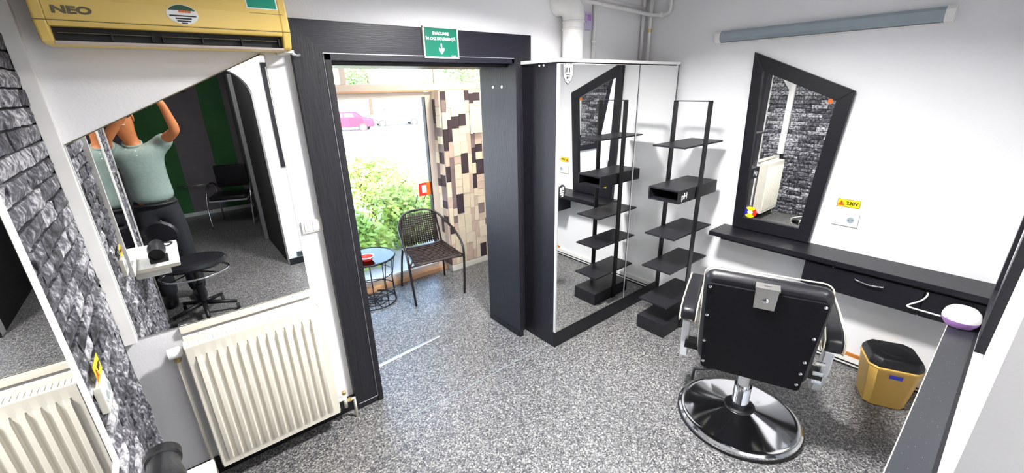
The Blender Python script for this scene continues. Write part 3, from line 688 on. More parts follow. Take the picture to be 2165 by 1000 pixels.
tag(MB().box(3.3435, 3.345, .858, .884, 1.755, 1.780).build('corner_tag', 'orange'), 'tiny orange tag in the upper corner of the framed mirror', 'sticker')
def warning_label(name, wall, cpos, w, hh, label, border=True, ts=.58):
    u, v = WALLBASIS[wall]; n = u.cross(v); c = Vector(cpos)
    mt = Matrix(((u.x, v.x, n.x, c.x), (u.y, v.y, n.y, c.y), (u.z, v.z, n.z, c.z), (0, 0, 0, 1)))
    t = thing(name, label, 'label', c)
    MB().box(-w/2, w/2, -hh/2, hh/2, 0, .0012).xf(mt).build('card', 'yellow', t)
    for a in () if not border else ((-w/2, w/2, -hh/2, -hh/2+.0025), (-w/2, w/2, hh/2-.0025, hh/2), (-w/2, -w/2+.0025, -hh/2, hh/2), (w/2-.0025, w/2, -hh/2, hh/2)):
        MB().box(a[0], a[1], a[2], a[3], .0012, .0018).xf(mt).build('border_line', 'greyink', t)
    q = hh*.40; k = -w*.32
    MB().prism([(k-q, -q*.9, .0012), (k+q, -q*.9, .0012), (k, q*.9, .0012)], (0, 0, .0007)).xf(mt).build('warning_triangle', 'orange', t)
    MB().box(k-.0015, k+.0015, -q*.5, q*.4, .0019, .0025).xf(mt).build('warning_bolt', 'ink', t)
    text('lettering', '230V', hh*ts, 'ink', t, None, mtx=mt @ Matrix.Translation((w*.15, 0, .0016)), bold=.001)
    return t
warning_label('voltage_label', 'B', (XB-.001, .648, 1.134), .122, .052, 'yellow 230V warning label above the socket by the framed mirror')
so = thing('wall_socket', 'white switch and socket plate under the yellow label on the right wall', 'socket', (XB-.005, .645, .99))
MB().box(XB-.012, XB, .575, .718, .985, 1.072, .003).build('plate', 'ivory', so)
MB().box(XB-.016, XB-.012, .655, .705, .998, 1.060, .002).build('rocker', 'whiteplastic', so)
MB().lathe((XB-.0145, .615, 1.029), [(.026, 0), (.026, .003)], 24, 'X').build('socket_rim', 'whiteplastic', so)
MB().lathe((XB-.0150, .615, 1.029), [(.020, 0), (.020, .001)], 24, 'X').build('socket_well', 'tube', so)
for d in (-.009, .009): MB().lathe((XB-.016, .615+d, 1.029), [(.003, 0), (.003, .001)], 10, 'X').build('contact', 'ink', so)

# ================================================================== right wall: worktop with drawers
wk = thing('wall_worktop', 'long black wall shelf under the framed mirror with a drawer box', 'worktop', (3.23, .67, .6))
MB().box(3.103, XB, -.078, 1.405, .784, .817, .0015).build('top_board', 'black', wk)
MB().box(3.150, XB, -.078, 1.330, .757, .784, .001).build('under_board', 'black', wk)
MB().box(3.150, XB, -.078, .755, .600, .757, .001).build('drawer_box', 'black', wk)
dr = MB().box(3.131, 3.150, .165, .755, .603, .760, .0015).build('drawer', 'black', wk)
MB().box(3.131, 3.150, -.075, .160, .603, .760, .0015).build('end_panel', 'black', wk)
MB().tube(smooth_path([(3.131, .475, .728), (3.112, .468, .726), (3.108, .405, .716), (3.112, .345, .722), (3.131, .338, .724)], 5), .0055, 10).build('handle', 'chrome', dr, True)
MB().lathe((3.1305, .60, .765), [(.004, 0), (.004, .001)], 10, 'X').build('screw', 'chrome', wk)

# ledge on the pier
lg = thing('wall_ledge', 'narrow speckled black ledge along the white pier', 'ledge', (2.3, -.02, .56))
MB().box(1.26, 3.128, YC, .033, .612, .650, .001).build('board', 'granite', lg)
MB().box(1.26, 3.1, .033, .036, .612, .649).build('edge_band', 'piping', lg)
MB().box(1.26, 3.128, YC, YC+.012, .650, .653).build('back_seal', 'blackmetal', lg)
MB().box(2.2, 2.23, YC, .0, .50, .612).build('bracket', 'blackmetal', lg)
# device on the ledge
dv = thing('aroma_diffuser', 'white and violet round diffuser at the end of the speckled ledge', 'diffuser', (3.04, -.003, .650))
dc = (3.04, -.003, .650)
MB().lathe(dc, [(.040, 0), (.056, .006), (.071, .028), (.075, .046)], 36).build('base', 'violet', dv, 'auto')
MB().lathe(dc, [(.075, .046), (.0745, .060), (.067, .086), (.052, .102), (.048, .102), (.044, .094), (.010, .092)], 36).build('shell', 'whiteplastic', dv, 'auto')
MB().box(2.978, 2.986, .020, .050, .700, .704).build('brand_mark', 'tube', dv)
cbp = smooth_path([(3.126, .150, .757), (3.120, .150, .735), (3.118, .168, .70), (3.105, .21, .662), (3.095, .20, .655), (3.075, .12, .662), (3.05, .070, .672)], 6)
tag(MB().tube(cbp, .0045, 8).build('power_cable', 'whiteplastic', None, True), 'white cable hanging from the drawer box to the diffuser', 'cable')

# mirror on the pier
mc = thing('pier_mirror', 'black framed mirror on the white pier seen edge on', 'mirror', (2.1, YC, 1.04))
OC = [(1.90, 1.045), (2.42, 1.045), (2.48, 1.80), (1.62, 2.05)]; IC = [(1.975, 1.12), (2.345, 1.12), (2.40, 1.75), (1.72, 1.94)]
MB().prism([(a, YC+.012, b) for a, b in IC], (0, .006, 0)).build('glass', 'mirror', mc)
for i in range(4):
    j = (i+1) % 4
    MB().prism([(*(OC[i][0], YC), OC[i][1]), (OC[j][0], YC, OC[j][1]), (IC[j][0], YC, IC[j][1]), (IC[i][0], YC, IC[i][1])], (0, .024, 0)).build('frame_bar', 'black', mc)
# ================================================================== barber chair (local frame: +x forward, +y to the sitter's left)
bc = thing('barber_chair', 'black barber chair with cream piping on a round chrome base', 'barber chair', (2.277, .705, 0), math.atan2(.367, .93))
def L(m): return dict(parent=bc, local=True)
MB().lathe((0, 0, 0), [(.320, .0), (.335, .006), (.335, .020), (.325, .026)], 64).build('base_rim', 'blackmetal', bc, 'auto', local=True)
MB().lathe((0, 0, 0), [(.330, .022), (.329, .034), (.318, .042), (.305, .040), (.29, .042), (.22, .054), (.14, .072), (.085, .088), (.07, .094)], 64).build('base_dish', 'chrome', bc, 'auto', local=True)
MB().lathe((0, 0, .09), [(.082, -.012), (.082, .006), (.072, .014), (.060, .016)], 32).build('base_collar', 'blackmetal', bc, 'auto', local=True)
MB().lathe((0, 0, .10), [(.046, 0), (.046, .14)], 32).build('column', 'chrome', bc, 'auto', local=True)
MB().lathe((0, 0, .24), [(.036, 0), (.036, .14)], 32).build('piston', 'chrome', bc, 'auto', local=True)
MB().box(-.10, .18, -.14, .14, .36, .41, .006).build('seat_mount', 'blackmetal', bc, local=True)
MB().box(-.09, .36, -.235, .235, .41, .53, .03).build('seat', 'leather', bc, True, local=True)
# pump lever with a bent rod
MB().tube([(-.02, .06, .36), (-.12, .20, .36), (-.15, .262, .36), (-.155, .265, .29)], .009, 8).build('pump_lever', 'blackmetal', bc, True, local=True)
# backrest: leaning slab, rear board proud with screws
def lean(x, z): return x-.12-(z-.40)*.12
def slab(pts, x0, x1, name, m, bev):
    b = MB(); A = [(lean(x0, z), y, z) for y, z in pts]; B = [(lean(x1, z), y, z) for y, z in pts]
    a = [b.bm.verts.new(p) for p in A]; c = [b.bm.verts.new(p) for p in B]
    b.bm.faces.new(a[::-1]); b.bm.faces.new(c)
    for i in range(len(pts)):
        j = (i+1) % len(pts); b.bm.faces.new((a[i], a[j], c[j], c[i]))
    return b.build(name, m, bc, 'auto', local=True, bevel=bev)
def rrect(y0, y1, z0, z1, r, n=5, taper=0.0):
    out = []
    for cy, cz, a0 in ((y1-r, z1-r, 0), (y0+r, z1-r, math.pi/2), (y0+r, z0+r, math.pi), (y1-r, z0+r, 1.5*math.pi)):
        for i in range(n+1):
            a = a0+math.pi/2*i/n; y = cy+r*math.cos(a); z = cz+r*math.sin(a)
            k = 1-taper*(z1-z)/(z1-z0); out.append(((y-(y0+y1)/2)*k+(y0+y1)/2, z))
    return out
slab(rrect(-.280, .280, .40, .985, .055, taper=.06), 0, .085, 'backrest_pad', 'leather', .034)
slab(rrect(-.262, .262, .375, .925, .02, taper=.10), -.012, .004, 'rear_board', 'fabric', .003)
pp = [(lean(.085, z), y, z) for y, z in rrect(-.283, .283, .40, .988, .055, taper=.06)]
MB().tube(pp, .0038, 8, closed=True).build('back_piping', 'piping', bc, True, local=True)
for y, z in ((.245, .905), (-.245, .905), (.240, .73), (-.235, .72), (.235, .56), (-.226, .57), (.226, .42), (-.218, .42), (-.222, .495)):
    MB().lathe((lean(-.016, z), y, z), [(.004, -.002), (.008, 0), (.008, .004)], 10, 'X').build('screw', 'chrome', bc, 'auto', local=True)
MB().prism([(lean(-.022, z), y, z) for y, z in ((.045, .955), (-.055, .955), (-.050, .835), (.040, .835))], (.008, 0, 0)).build('headrest_bracket', 'steel', bc, local=True, bevel=.001)
MB().prism([(lean(-.03, .955), .048, .950), (lean(-.03, .955), -.058, .950), (lean(.03, .985), -.055, .972), (lean(.03, .985), .045, .972)], (0, 0, .006)).build('bracket_lip', 'steel', bc, local=True)
MB().box(lean(-.012, .96), lean(.006, .96), -.02, .012, .9605, .964).build('bracket_slot', 'ink', bc, local=True)
MB().lathe((lean(-.024, .885), -.005, .885), [(.010, -.002), (.014, 0), (.014, .004)], 16, 'X').build('bracket_screw', 'chrome', bc, 'auto', local=True)
# armrests
for s in (1, -1):
    b = MB(); prof = [(-.10, .645), (-.09, .62), (-.04, .602), (.06, .635), (.22, .67), (.36, .68), (.375, .705), (.36, .73), (.2, .73), (-.02, .72), (-.09, .69)]
    b.prism([(x, s*.298, z) for x, z in prof], (0, s*.078, 0)); b.build('armrest', 'leather', bc, 'auto', local=True, bevel=.014)
    for yy in (.295, .379):
        MB().tube([(x, s*yy, z) for x, z in prof], .0038, 8, closed=True).build('arm_piping', 'piping', bc, True, local=True)
    sp = [(.16, .635), (.02, .625), (-.01, .57), (.01, .42), (.07, .28), (.15, .24), (.20, .27), (.13, .33), (.075, .43), (.065, .55), (.16, .60)]
    MB().prism([(x, s*.325, z) for x, z in sp], (0, s*.042, 0)).build('arm_bracket', 'alu', bc, local=True, bevel=.004)
    MB().box(-.02, .06, s*.24 if s > 0 else -.34, .34 if s > 0 else -.24, .40, .44, .003).build('arm_stay', 'blackmetal', bc, local=True)
for z in (.44, .49, .55): MB().lathe((-.10, -.300, z), [(.011, -.02), (.011, .02)], 10, 'Y').build('hinge_bolt', 'chrome', bc, 'auto', local=True)
MB().box(.34, .50, -.20, .20, .16, .19, .006).build('footrest', 'steel', bc, local=True)
for s in (1, -1): MB().tube([(.22, s*.12, .42), (.40, s*.14, .19)], .012, 10).build('footrest_arm', 'chrome', bc, True, local=True)

# ================================================================== waste bin
wb_ = thing('waste_bin', 'ochre plastic waste bin with a black lid under the black worktop', 'waste bin', (3.125, .205, 0), math.radians(25)); wb_.scale = (1.1, 1.1, 1.08)
def oct_ring(hw, ch, z): return [(hw, hw-ch, z), (hw-ch, hw, z), (-hw+ch, hw, z), (-hw, hw-ch, z), (-hw, -hw+ch, z), (-hw+ch, -hw, z), (hw-ch, -hw, z), (hw, -hw+ch, z)]
def loft(rings, cap=True):
    b = MB(); V = [[b.bm.verts.new(p) for p in r] for r in rings]
    for A, B in zip(V, V[1:]):
        for k in range(len(A)): b.bm.faces.new((A[k], A[(k+1) % len(A)], B[(k+1) % len(A)], B[k]))
    if cap: b.bm.faces.new(V[0][::-1]); b.bm.faces.new(V[-1])
    return b
loft([oct_ring(.090, .030, .0), oct_ring(.094, .03, .006), oct_ring(.116, .035, .245), oct_ring(.120, .036, .250), oct_ring(.120, .036, .262), oct_ring(.112, .034, .262)]).build('bucket', 'ochre', wb_, 'auto', local=True, bevel=.006)
loft([oct_ring(.117, .036, .262), oct_ring(.117, .036, .285), oct_ring(.105, .034, .312), oct_ring(.09, .03, .318)]).build('lid', 'blackmetal', wb_, 'auto', local=True, bevel=.006)
MB().lathe((0, 0, .316), [(.078, 0), (.07, .006), (.04, .008), (.005, .008)], 24).build('swing_flap', 'blackmetal', wb_, 'auto', local=True)
lm = Matrix.Translation((-.116, .0, .215)) @ Matrix.Rotation(-.09, 4, 'Y')
MB().box(-.002, .002, -.028, .028, -.011, .011).xf(lm).build('bin_label', 'blue', wb_, local=True, label='small dark blue maker label')

# ================================================================== left wall: mirror, shelf, hairdryer, socket
md = thing('station_mirror', 'white framed mirror on the brick wall beside the camera', 'mirror', (XD, 1.12, .9))
MB().box(XD+.007, XD+.013, .83, 1.435, .915, 1.965).build('glass', 'mirror', md)
for a in ((.81, 1.455, .895, .915), (.81, 1.455, 1.965, 1.985), (.81, .83, .915, 1.965), (1.435, 1.455, .915, 1.965)):
    MB().box(XD-.008, XD+.018, a[0], a[1], a[2], a[3], .002).build('frame_bar', 'white', md)
sd = thing('station_shelf', 'white shelf on the brick wall under the station mirror', 'shelf', (XD, 1.03, .86))
MB().box(XD-.004, -.105, .74, 1.300, .858, .880, .002).build('board', 'white', sd)
MB().box(XD-.004, -.108, 1.300, 1.303, .858, .880).build('edge_band', 'cream', sd)
for yy in (.80, 1.22): MB().box(XD-.004, -.16, yy, yy+.02, .80, .858).build('bracket', 'white', sd)
hd = thing('hair_dryer', 'black hair dryer standing on the white station shelf', 'hair dryer', (-.205, 1.18, .88))
MB().lathe((-.205, 1.18, .955), [(.030, -.12), (.042, -.10), (.048, -.03), (.047, .03), (.038, .07), (.036, .115)], 28, 'Y').build('barrel', 'leather', hd, 'auto')
MB().lathe((-.205, 1.18, .955), [(.034, .100), (.041, .106), (.041, .135), (.033, .135), (.031, .11)], 28, 'Y', cap=False).build('nozzle', 'blackmetal', hd, 'auto')
MB().lathe((-.205, 1.18, .955), [(.031, -.121), (.041, -.112), (.041, -.10)], 24, 'Y').build('intake_grille', 'vent', hd, 'auto')
MB().tube([(-.205, 1.14, .93), (-.212, 1.11, .905), (-.225, 1.06, .902), (-.232, 1.0, .899)], [.020, .019, .016, .013], 14).build('handle', 'leather', hd, True)
MB().tube(smooth_path([(-.232, 1.0, .893), (-.235, .95, .888), (-.20, .88, .886), (-.15, .86, .886), (-.13, .80, .886), (-.18, .77, .886)], 5), .005, 8).build('cord', 'ink', hd, True)
MB().box(-.2145, -.1955, 1.085, 1.10, .913, .925, .002).build('switch_button', 'red', hd)
MB().box(-.253, -.157, 1.13, 1.23, .881, .910, .006).build('stand_foot', 'blackmetal', hd)
warning_label('voltage_label', 'D', (XD+.0145, 1.640, 1.117), .10, .056, 'yellow warning label stuck on the grey brick wall', False, .36)
so = thing('brick_wall_socket', 'white double socket plate on the grey brick wall', 'socket', (XD, 1.64, .985))
MB().box(XD-.004, XD+.015, 1.585, 1.695, .985, 1.078, .003).build('plate', 'ivory', so)
for c in (1.614, 1.666):
    MB().lathe((XD+.015, c, 1.032), [(.023, 0), (.023, .003)], 20, 'X').build('socket_rim', 'whiteplastic', so)
    MB().lathe((XD+.0175, c, 1.032), [(.016, 0), (.016, .001)], 16, 'X').build('socket_well', 'tube', so)

# ================================================================== stool (seen in the slanted mirror)
sl = thing('salon_stool', 'black wheeled stool with chrome ring seen in the slanted mirror', 'stool', (-.06, .20, 0))
sc = Vector((-.06, .20, 0))
MB().lathe(sc, [(.12, .47), (.18, .475), (.205, .50), (.195, .53), (.15, .54), (.06, .535), (.01, .532)], 36, sx=1.25).build('seat', 'leather', sl, 'auto')
MB().tube([(sc.x+.25*math.cos(a), sc.y+.20*math.sin(a), .415) for a in [2*math.pi*i/40 for i in range(40)]], .010, 10, closed=True).build('foot_ring', 'chrome', sl, True)
for a in (.8, 2.4, 4.0, 5.6): MB().tube([(sc.x+.02*math.cos(a), sc.y+.02*math.sin(a), .43), (sc.x+.25*math.cos(a), sc.y+.20*math.sin(a), .415)], .006, 8).build('ring_spoke', 'blackmetal', sl, True)
MB().lathe(sc, [(.028, .10), (.028, .30), (.018, .30), (.018, .47)], 20).build('gas_column', 'blackmetal', sl, 'auto')
for i in range(5):
    a = 2*math.pi*i/5+.3; e = sc+Vector((.25*math.cos(a), .25*math.sin(a), 0))
    lg_ = MB().tube([(sc.x, sc.y, .12), (e.x, e.y, .075)], [.022, .015], 10).build('base_leg', 'blackmetal', sl, True)
    MB().lathe((e.x, e.y, .028), [(.028, -.014), (.028, .014)], 16, 'X').build('castor', 'rubber', lg_, 'auto')
MB().tube(smooth_path([(-.10, .16, .47), (-.20, .14, .47), (-.235, .13, .56), (-.235, .12, .72)], 5), .014, 10).build('back_stay', 'blackmetal', sl, True)
MB().lathe((0, 0, 0), [(.02, -.03), (.11, -.026), (.135, 0), (.12, .022), (.03, .028)], 32, 'Y').xf(Matrix.Translation((-.215, .08, .76)) @ Matrix.Rotation(.25, 4, 'Z')).build('back_pad', 'leather', sl, 'auto')

# ================================================================== vestibule chair
vc = thing('bistro_chair', 'brown wicker bistro armchair in the entrance by the glass door', 'chair', (1.735, 3.445, 0), math.radians(-9))
VT = dict(local=True)
def hoop():   # front leg -> arm -> back top -> arm -> front leg, local: front is -y
    half = [(-.245, -.25, 0), (-.262, -.245, .28), (-.270, -.22, .48), (-.262, -.08, .59), (-.235, .10, .66), (-.17, .205, .735), (-.08, .245, .765), (0, .25, .77)]
    full = half+[(-x, y, z) for x, y, z in half[-2::-1]]
    return smooth_path(full, 5)
MB().tube(hoop(), .0115, 10).build('hoop_frame', 'brown_metal', vc, True, local=True)
for s in (1, -1):
    MB().tube(smooth_path([(s*.235, .25, 0), (s*.215, .20, .30), (s*.20, .17, .44), (s*.19, .21, .60), (s*.175, .222, .72)], 4), .0105, 10).build('rear_leg', 'brown_metal', vc, True, local=True)
    MB().tube([(s*.258, -.24, .40), (s*.22, -.20, .43), (s*.205, .165, .43)], .009, 8).build('side_rail', 'brown_metal', vc, True, local=True)
MB().tube(smooth_path([(-.26, -.243, .39), (-.15, -.262, .405), (.15, -.262, .405), (.26, -.243, .39)], 5), .009, 8).build('front_rail', 'brown_metal', vc, True, local=True)
rows = []
for i in range(9):
    t = i/8; y = -.255+.43*t
    rows.append([(x*(1-.12*t), y, .435-.018*math.sin(math.pi*t)-.01*(1-(x/.22)**2)+(.0 if i else -.018)) for x in [-.22+.055*k for k in range(9)]])
so_ = MB().grid(rows).build('seat', 'rattan', vc, True, local=True); q = so_.modifiers.new('s', 'SOLIDIFY'); q.thickness = .016
for i in range(11):
    y = -.24+.038*i; k = 1-.12*(y+.255)/.43
    MB().tube([(-.22*k, y, .437), (-.1*k, y, .428-.008*math.sin(math.pi*(y+.255)/.43)), (.1*k, y, .428-.008*math.sin(math.pi*(y+.255)/.43)), (.22*k, y, .437)], .0065, 6).build('seat_strand', 'rattan', so_, True, local=True)
bw = MB()
for i in range(16):
    x = -.165+.022*i; top = .745-.35*max(0, abs(x)-.06)**1.5
    bw.tube([(x*1.05, .175, .44), (x*1.03, .212, .60), (x, .235, top)], .0075, 6)
bwo = bw.build('back_weave', 'rattan', vc, True, local=True)
for i in range(13):
    z = .46+.021*i
    if 5 < i < 9:   # open pattern in the middle
        for a, b in ((-.17, -.05), (-.02, .02), (.05, .17)): MB().tube([(a, .186+.14*(z-.44), z), (b, .186+.14*(z-.44), z)], .0075, 6).build('back_strand', 'rattan', bwo, True, local=True)
    else: MB().tube([(-.17, .186+.14*(z-.44), z), (.17, .186+.14*(z-.44), z)], .0075, 6).build('back_strand', 'rattan', bwo, True, local=True)

# ================================================================== wire side table and dish
wt_ = thing('wire_table', 'round wire side table with a glass top behind the door jamb', 'side table', (1.20, 3.60, 0))
tc_ = Vector((1.20, 3.60, 0))
def tring(r, z, rad=.006, nm='ring', m='blackmetal'): MB().tube([(tc_.x+r*math.cos(a), tc_.y+r*math.sin(a), z) for a in [2*math.pi*i/40 for i in range(40)]], rad, 8, closed=True).build(nm, m, wt_, True)
tring(.235, .455, .009, 'top_rim'); tring(.205, .01); tring(.205, .13, .005); tring(.20, .29, .004); tring(.13, .01, .005); tring(.07, .01, .005); tring(.035, .01, .005)
MB().lathe((tc_.x, tc_.y, .452), [(.232, 0), (.232, .006)], 40).build('glass_top', 'glass', wt_)
for i in range(10):
    a = 2*math.pi*i/10; c, s = math.cos(a), math.sin(a)
    MB().tube([(tc_.x+.205*c, tc_.y+.205*s, .01), (tc_.x+.198*c, tc_.y+.198*s, .25), (tc_.x+.232*c, tc_.y+.232*s, .452)], .004, 6).build('wire', 'blackmetal', wt_, True)
for i in range(4):
    a = math.pi*i/4; c, s = .205*math.cos(a), .205*math.sin(a)
    MB().tube([(tc_.x-c, tc_.y-s, .010), (tc_.x+c, tc_.y+s, .010)], .004, 6).build('wire', 'blackmetal', wt_, True)
ad = thing('ashtray_dish', 'small red and white dish on the wire table', 'dish', (1.16, 3.52, .458))
MB().lathe((1.16, 3.52, .458), [(.03, 0), (.045, .006), (.062, .034), (.058, .034), (.04, .010), (.01, .008)], 28).build('bowl', 'red', ad, 'auto')
MB().lathe((1.16, 3.52, .492), [(.056, 0), (.064, 0), (.064, .006), (.056, .006)], 28, cap=False).build('rim', 'sign_white', ad, 'auto')

# ================================================================== back room seen in the slanted mirror
pc = thing('framed_picture', 'black framed picture on the arch wall seen in the slanted mirror', 'picture', (1.06, YR, 1.14))
MB().box(.95, 1.20, YR, YR+.010, 1.17, 2.15).build('print', 'sign_white', pc)
for a in ((.915, 1.235, 1.135, 1.175), (.915, 1.235, 2.145, 2.185), (.915, .955, 1.175, 2.145), (1.195, 1.235, 1.175, 2.145)):
    MB().box(a[0], a[1], YR, YR+.022, a[2], a[3], .002).build('frame_bar', 'black', pc)
for i in range(6):
    z = 1.40+.09*i; MB().tube([(.965, YR+.011, z), (.992, YR+.011, z+.045), (.965, YR+.011, z+.09)], .006, 6).build('ornament', 'ink', pc)
MB().box(.965, 1.0, YR+.010, YR+.012, 1.96, 2.03).build('print_block', 'yellow', pc); MB().box(.965, 1.05, YR+.010, YR+.012, 2.04, 2.06).build('print_block', 'tt', pc)
vg = thing('vent_grille', 'small dark vent grille low on the arch wall', 'vent', (.94, YR, .08))
MB().box(.885, .995, YR, YR+.006, .08, .145).build('plate', 'tube', vg)
for i in range(5): MB().box(.892, .988, YR+.006, YR+.009, .086+.011*i, .092+.011*i).build('slot', 'ink', vg)
gc = thing('waiting_chair', 'black chair with chrome hoop arms in the back room', 'chair', (.60, -2.95, 0), math.radians(20))
MB().box(-.24, .24, -.22, .22, .40, .47, .03).build('seat', 'leather', gc, True, local=True)
MB().box(-.245, .245, -.225, .225, .385, .41, .01).build('seat_rim', 'alu', gc, local=True)
MB().box(-.22, .22, -.28, -.23, .52, .86, .02).build('backrest', 'leather', gc, True, local=True)
for s in (1, -1):
    MB().tube(smooth_path([(s*.27, .25, 0), (s*.285, .20, .30), (s*.285, .05, .58), (s*.27, -.15, .62), (s*.25, -.25, .55), (s*.25, -.24, .30), (s*.26, -.30, 0)], 6), .012, 10).build('hoop_arm', 'chrome', gc, True, local=True)
MB().tube([(-.27, 0, .39), (.27, 0, .39)], .010, 8).build('cross_tube', 'chrome', gc, True, local=True)
ra = thing('wall_rail', 'thin metal rail on the grey back room wall', 'rail', (.25, -3.80, .5))
MB().tube([(-.02, -3.79, .505), (.56, -3.79, .505)], .010, 10).build('bar', 'steel', ra, True)
for xx in (.05, .49): MB().box(xx-.01, xx+.01, -3.868, -3.79, .495, .515).build('bracket', 'steel', ra)
hk = thing('wall_hook', 'small dark hook high on the grey back room wall', 'hook', (.36, -3.86, 1.93))
MB().box(.30, .42, -3.880, -3.865, 1.935, 1.95).build('plate', 'ink', hk)
for xx in (.32, .36, .40): MB().tube([(xx, -3.868, 1.94), (xx, -3.84, 1.93), (xx, -3.83, 1.95)], .004, 6).build('prong', 'ink', hk, True)
# ================================================================== the person holding up the phone (stands behind the camera)
pe = thing('person', 'person in grey-green polo shirt and black trousers holding up a phone', 'person', (-.15, -.30, 0))
def skin(name, m, V, E, rad, sub=2, root=0, parent=pe):
    me = bpy.data.meshes.new(name); inv = gmat(parent).inverted()
    me.from_pydata([inv @ Vector(v) for v in V], E, []); me.materials.append(M[m])
    o = bpy.data.objects.new(name, me); COL.objects.link(o); o.parent = parent
    sk = o.modifiers.new('skin', 'SKIN'); sk.use_smooth_shade = True
    lay = me.skin_vertices[0] if len(me.skin_vertices) else None
    for i, d in enumerate(lay.data):
        r = rad[i]; d.radius = r if isinstance(r, tuple) else (r, r); d.use_root = (i == root)
    s = o.modifiers.new('sub', 'SUBSURF'); s.levels = sub; s.render_levels = sub
    return o
PX, PY = -.205, -.32
PELV, WAIST, CHEST, NECK = (PX+.01, PY, .96), (PX+.01, PY, 1.12), (PX, PY, 1.36), (PX-.02, PY+.005, 1.53)
SHL, SHR = (PX-.185, PY+.01, 1.485), (PX+.175, PY+.01, 1.495)
ELL, ELR = (-.375, -.10, 1.56), (.095, -.125, 1.61)
WRL, WRR = (-.165, .000, 1.815), (.050, -.085, 1.83)
PHC = Vector((0, 0, CAM_H)) - FWD*.016 - RGT*.058                    # phone centre, just behind the lens
HAL, HAR = Vector(PHC)-RGT*.112-FWD*.03-UPV*.02, Vector(PHC)+RGT*.112-FWD*.03-UPV*.02
HEAD0, HEAD1, HEAD2 = (PX-.035, PY+.035, 1.62), (PX-.045, PY+.045, 1.71), (PX-.05, PY+.025, 1.80)
hipL, hipR = (PX-.085, PY, .90), (PX+.10, PY, .90)
knL, knR = (PX-.10, PY+.03, .50), (PX+.12, PY+.03, .50)
anL, anR = (PX-.10, PY-.02, .09), (PX+.13, PY-.02, .09)
V = [PELV, WAIST, CHEST, NECK, HEAD0, HEAD1, HEAD2, SHL, ELL, WRL, SHR, ELR, WRR, hipL, knL, anL, hipR, knR, anR, tuple(HAL), tuple(HAR), (anL[0], anL[1]+.13, .04), (anR[0], anR[1]+.13, .04)]
E_ = [(0, 1), (1, 2), (2, 3), (3, 4), (4, 5), (5, 6), (2, 7), (7, 8), (8, 9), (9, 19), (2, 10), (10, 11), (11, 12), (12, 20), (0, 13), (13, 14), (14, 15), (15, 21), (0, 16), (16, 17), (17, 18), (18, 22)]
rad = [(.10, .07), (.09, .065), (.12, .085), .055, (.062, .07), (.080, .095), (.070, .08), .052, .042, .028, .052, .042, .028, (.07), .05, .036, .07, .05, .036, (.040, .018), (.040, .018), .035, .035]
body = skin('body', 'skin', V, E_, rad)
# fingers and thumbs closing on the phone
def fingers(hand, side, nm):
    hv = Vector(hand); out = -RGT*side                                  # towards the phone
    for k, (lz, ln) in enumerate(((.030, .050), (.010, .056), (-.010, .053), (-.028, .042))):
        b = hv+UPV*lz-FWD*.004; c1 = b+FWD*.016+out*ln*.25; c2 = c1+FWD*.004+out*ln*.40; c3 = c2+out*ln*.35
        skin('finger', 'skin', [b, c1, c2, c3], [(0, 1), (1, 2), (2, 3)], [.0095, .0090, .0080, .0065], 1)
    t0 = hv-UPV*.030-FWD*.008; t1 = t0-FWD*.004+out*.028+UPV*.012; t2 = t1+out*.024+UPV*.012
    skin('thumb', 'skin', [t0, t1, t2], [(0, 1), (1, 2)], [.012, .0100, .0080], 1)
fingers(HAL, -1, 'l'); fingers(HAR, 1, 'r')
# clothing
SL = lambda a, b, t: tuple(Vector(a).lerp(Vector(b), t))
SV = [(PX+.01, PY, .965), (PX+.01, PY, 1.08), (PX+.005, PY, 1.22), CHEST, (PX-.01, PY, 1.48), SHL, SL(SHL, ELL, .55), SHR, SL(SHR, ELR, .50)]
shirt = skin('polo_shirt', 'shirt', SV, [(0, 1), (1, 2), (2, 3), (3, 4), (3, 5), (5, 6), (3, 7), (7, 8)], [(.172, .132), (.165, .125), (.160, .118), (.172, .118), (.10, .08), (.075, .075), (.068, .068), (.075, .075), (.068, .068)])
col_ = MB()
col_.tube([(PX-.018+.062*math.cos(a), PY+.012+.062*math.sin(a), 1.512-.026*math.sin(a)) for a in [2*math.pi*i/24 for i in range(24)]], .010, 8, closed=True)
col_.build('collar', 'shirt', pe, True)
for z in (1.46, 1.42): MB().lathe((PX-.008, PY+.130, z), [(.005, 0), (.005, .004)], 10, 'Y').build('button', 'sign_white', pe)
TV = [(PX+.01, PY, 1.06), (PX+.01, PY, .93), hipL, knL, (anL[0], anL[1], .03), hipR, knR, (anR[0], anR[1], .03)]
skin('trousers', 'trouser', TV, [(0, 1), (1, 2), (2, 3), (3, 4), (1, 5), (5, 6), (6, 7)], [(.150, .115), (.152, .118), .102, .082, .078, .102, .082, .078])
MB().tube([(PX+.01+.152*math.cos(a), PY+.118*math.sin(a), .975) for a in [2*math.pi*i/32 for i in range(32)]], .012, 8, closed=True).build('belt', 'ink', pe, True)
for an in (anL, anR):
    b = MB().lathe((an[0], an[1]+.07, 0), [(.046, 0), (.056, .006), (.058, .04), (.050, .07), (.02, .095)], 24, sx=1.0, sy=2.6); b.build('shoe', 'leather', pe, 'auto')
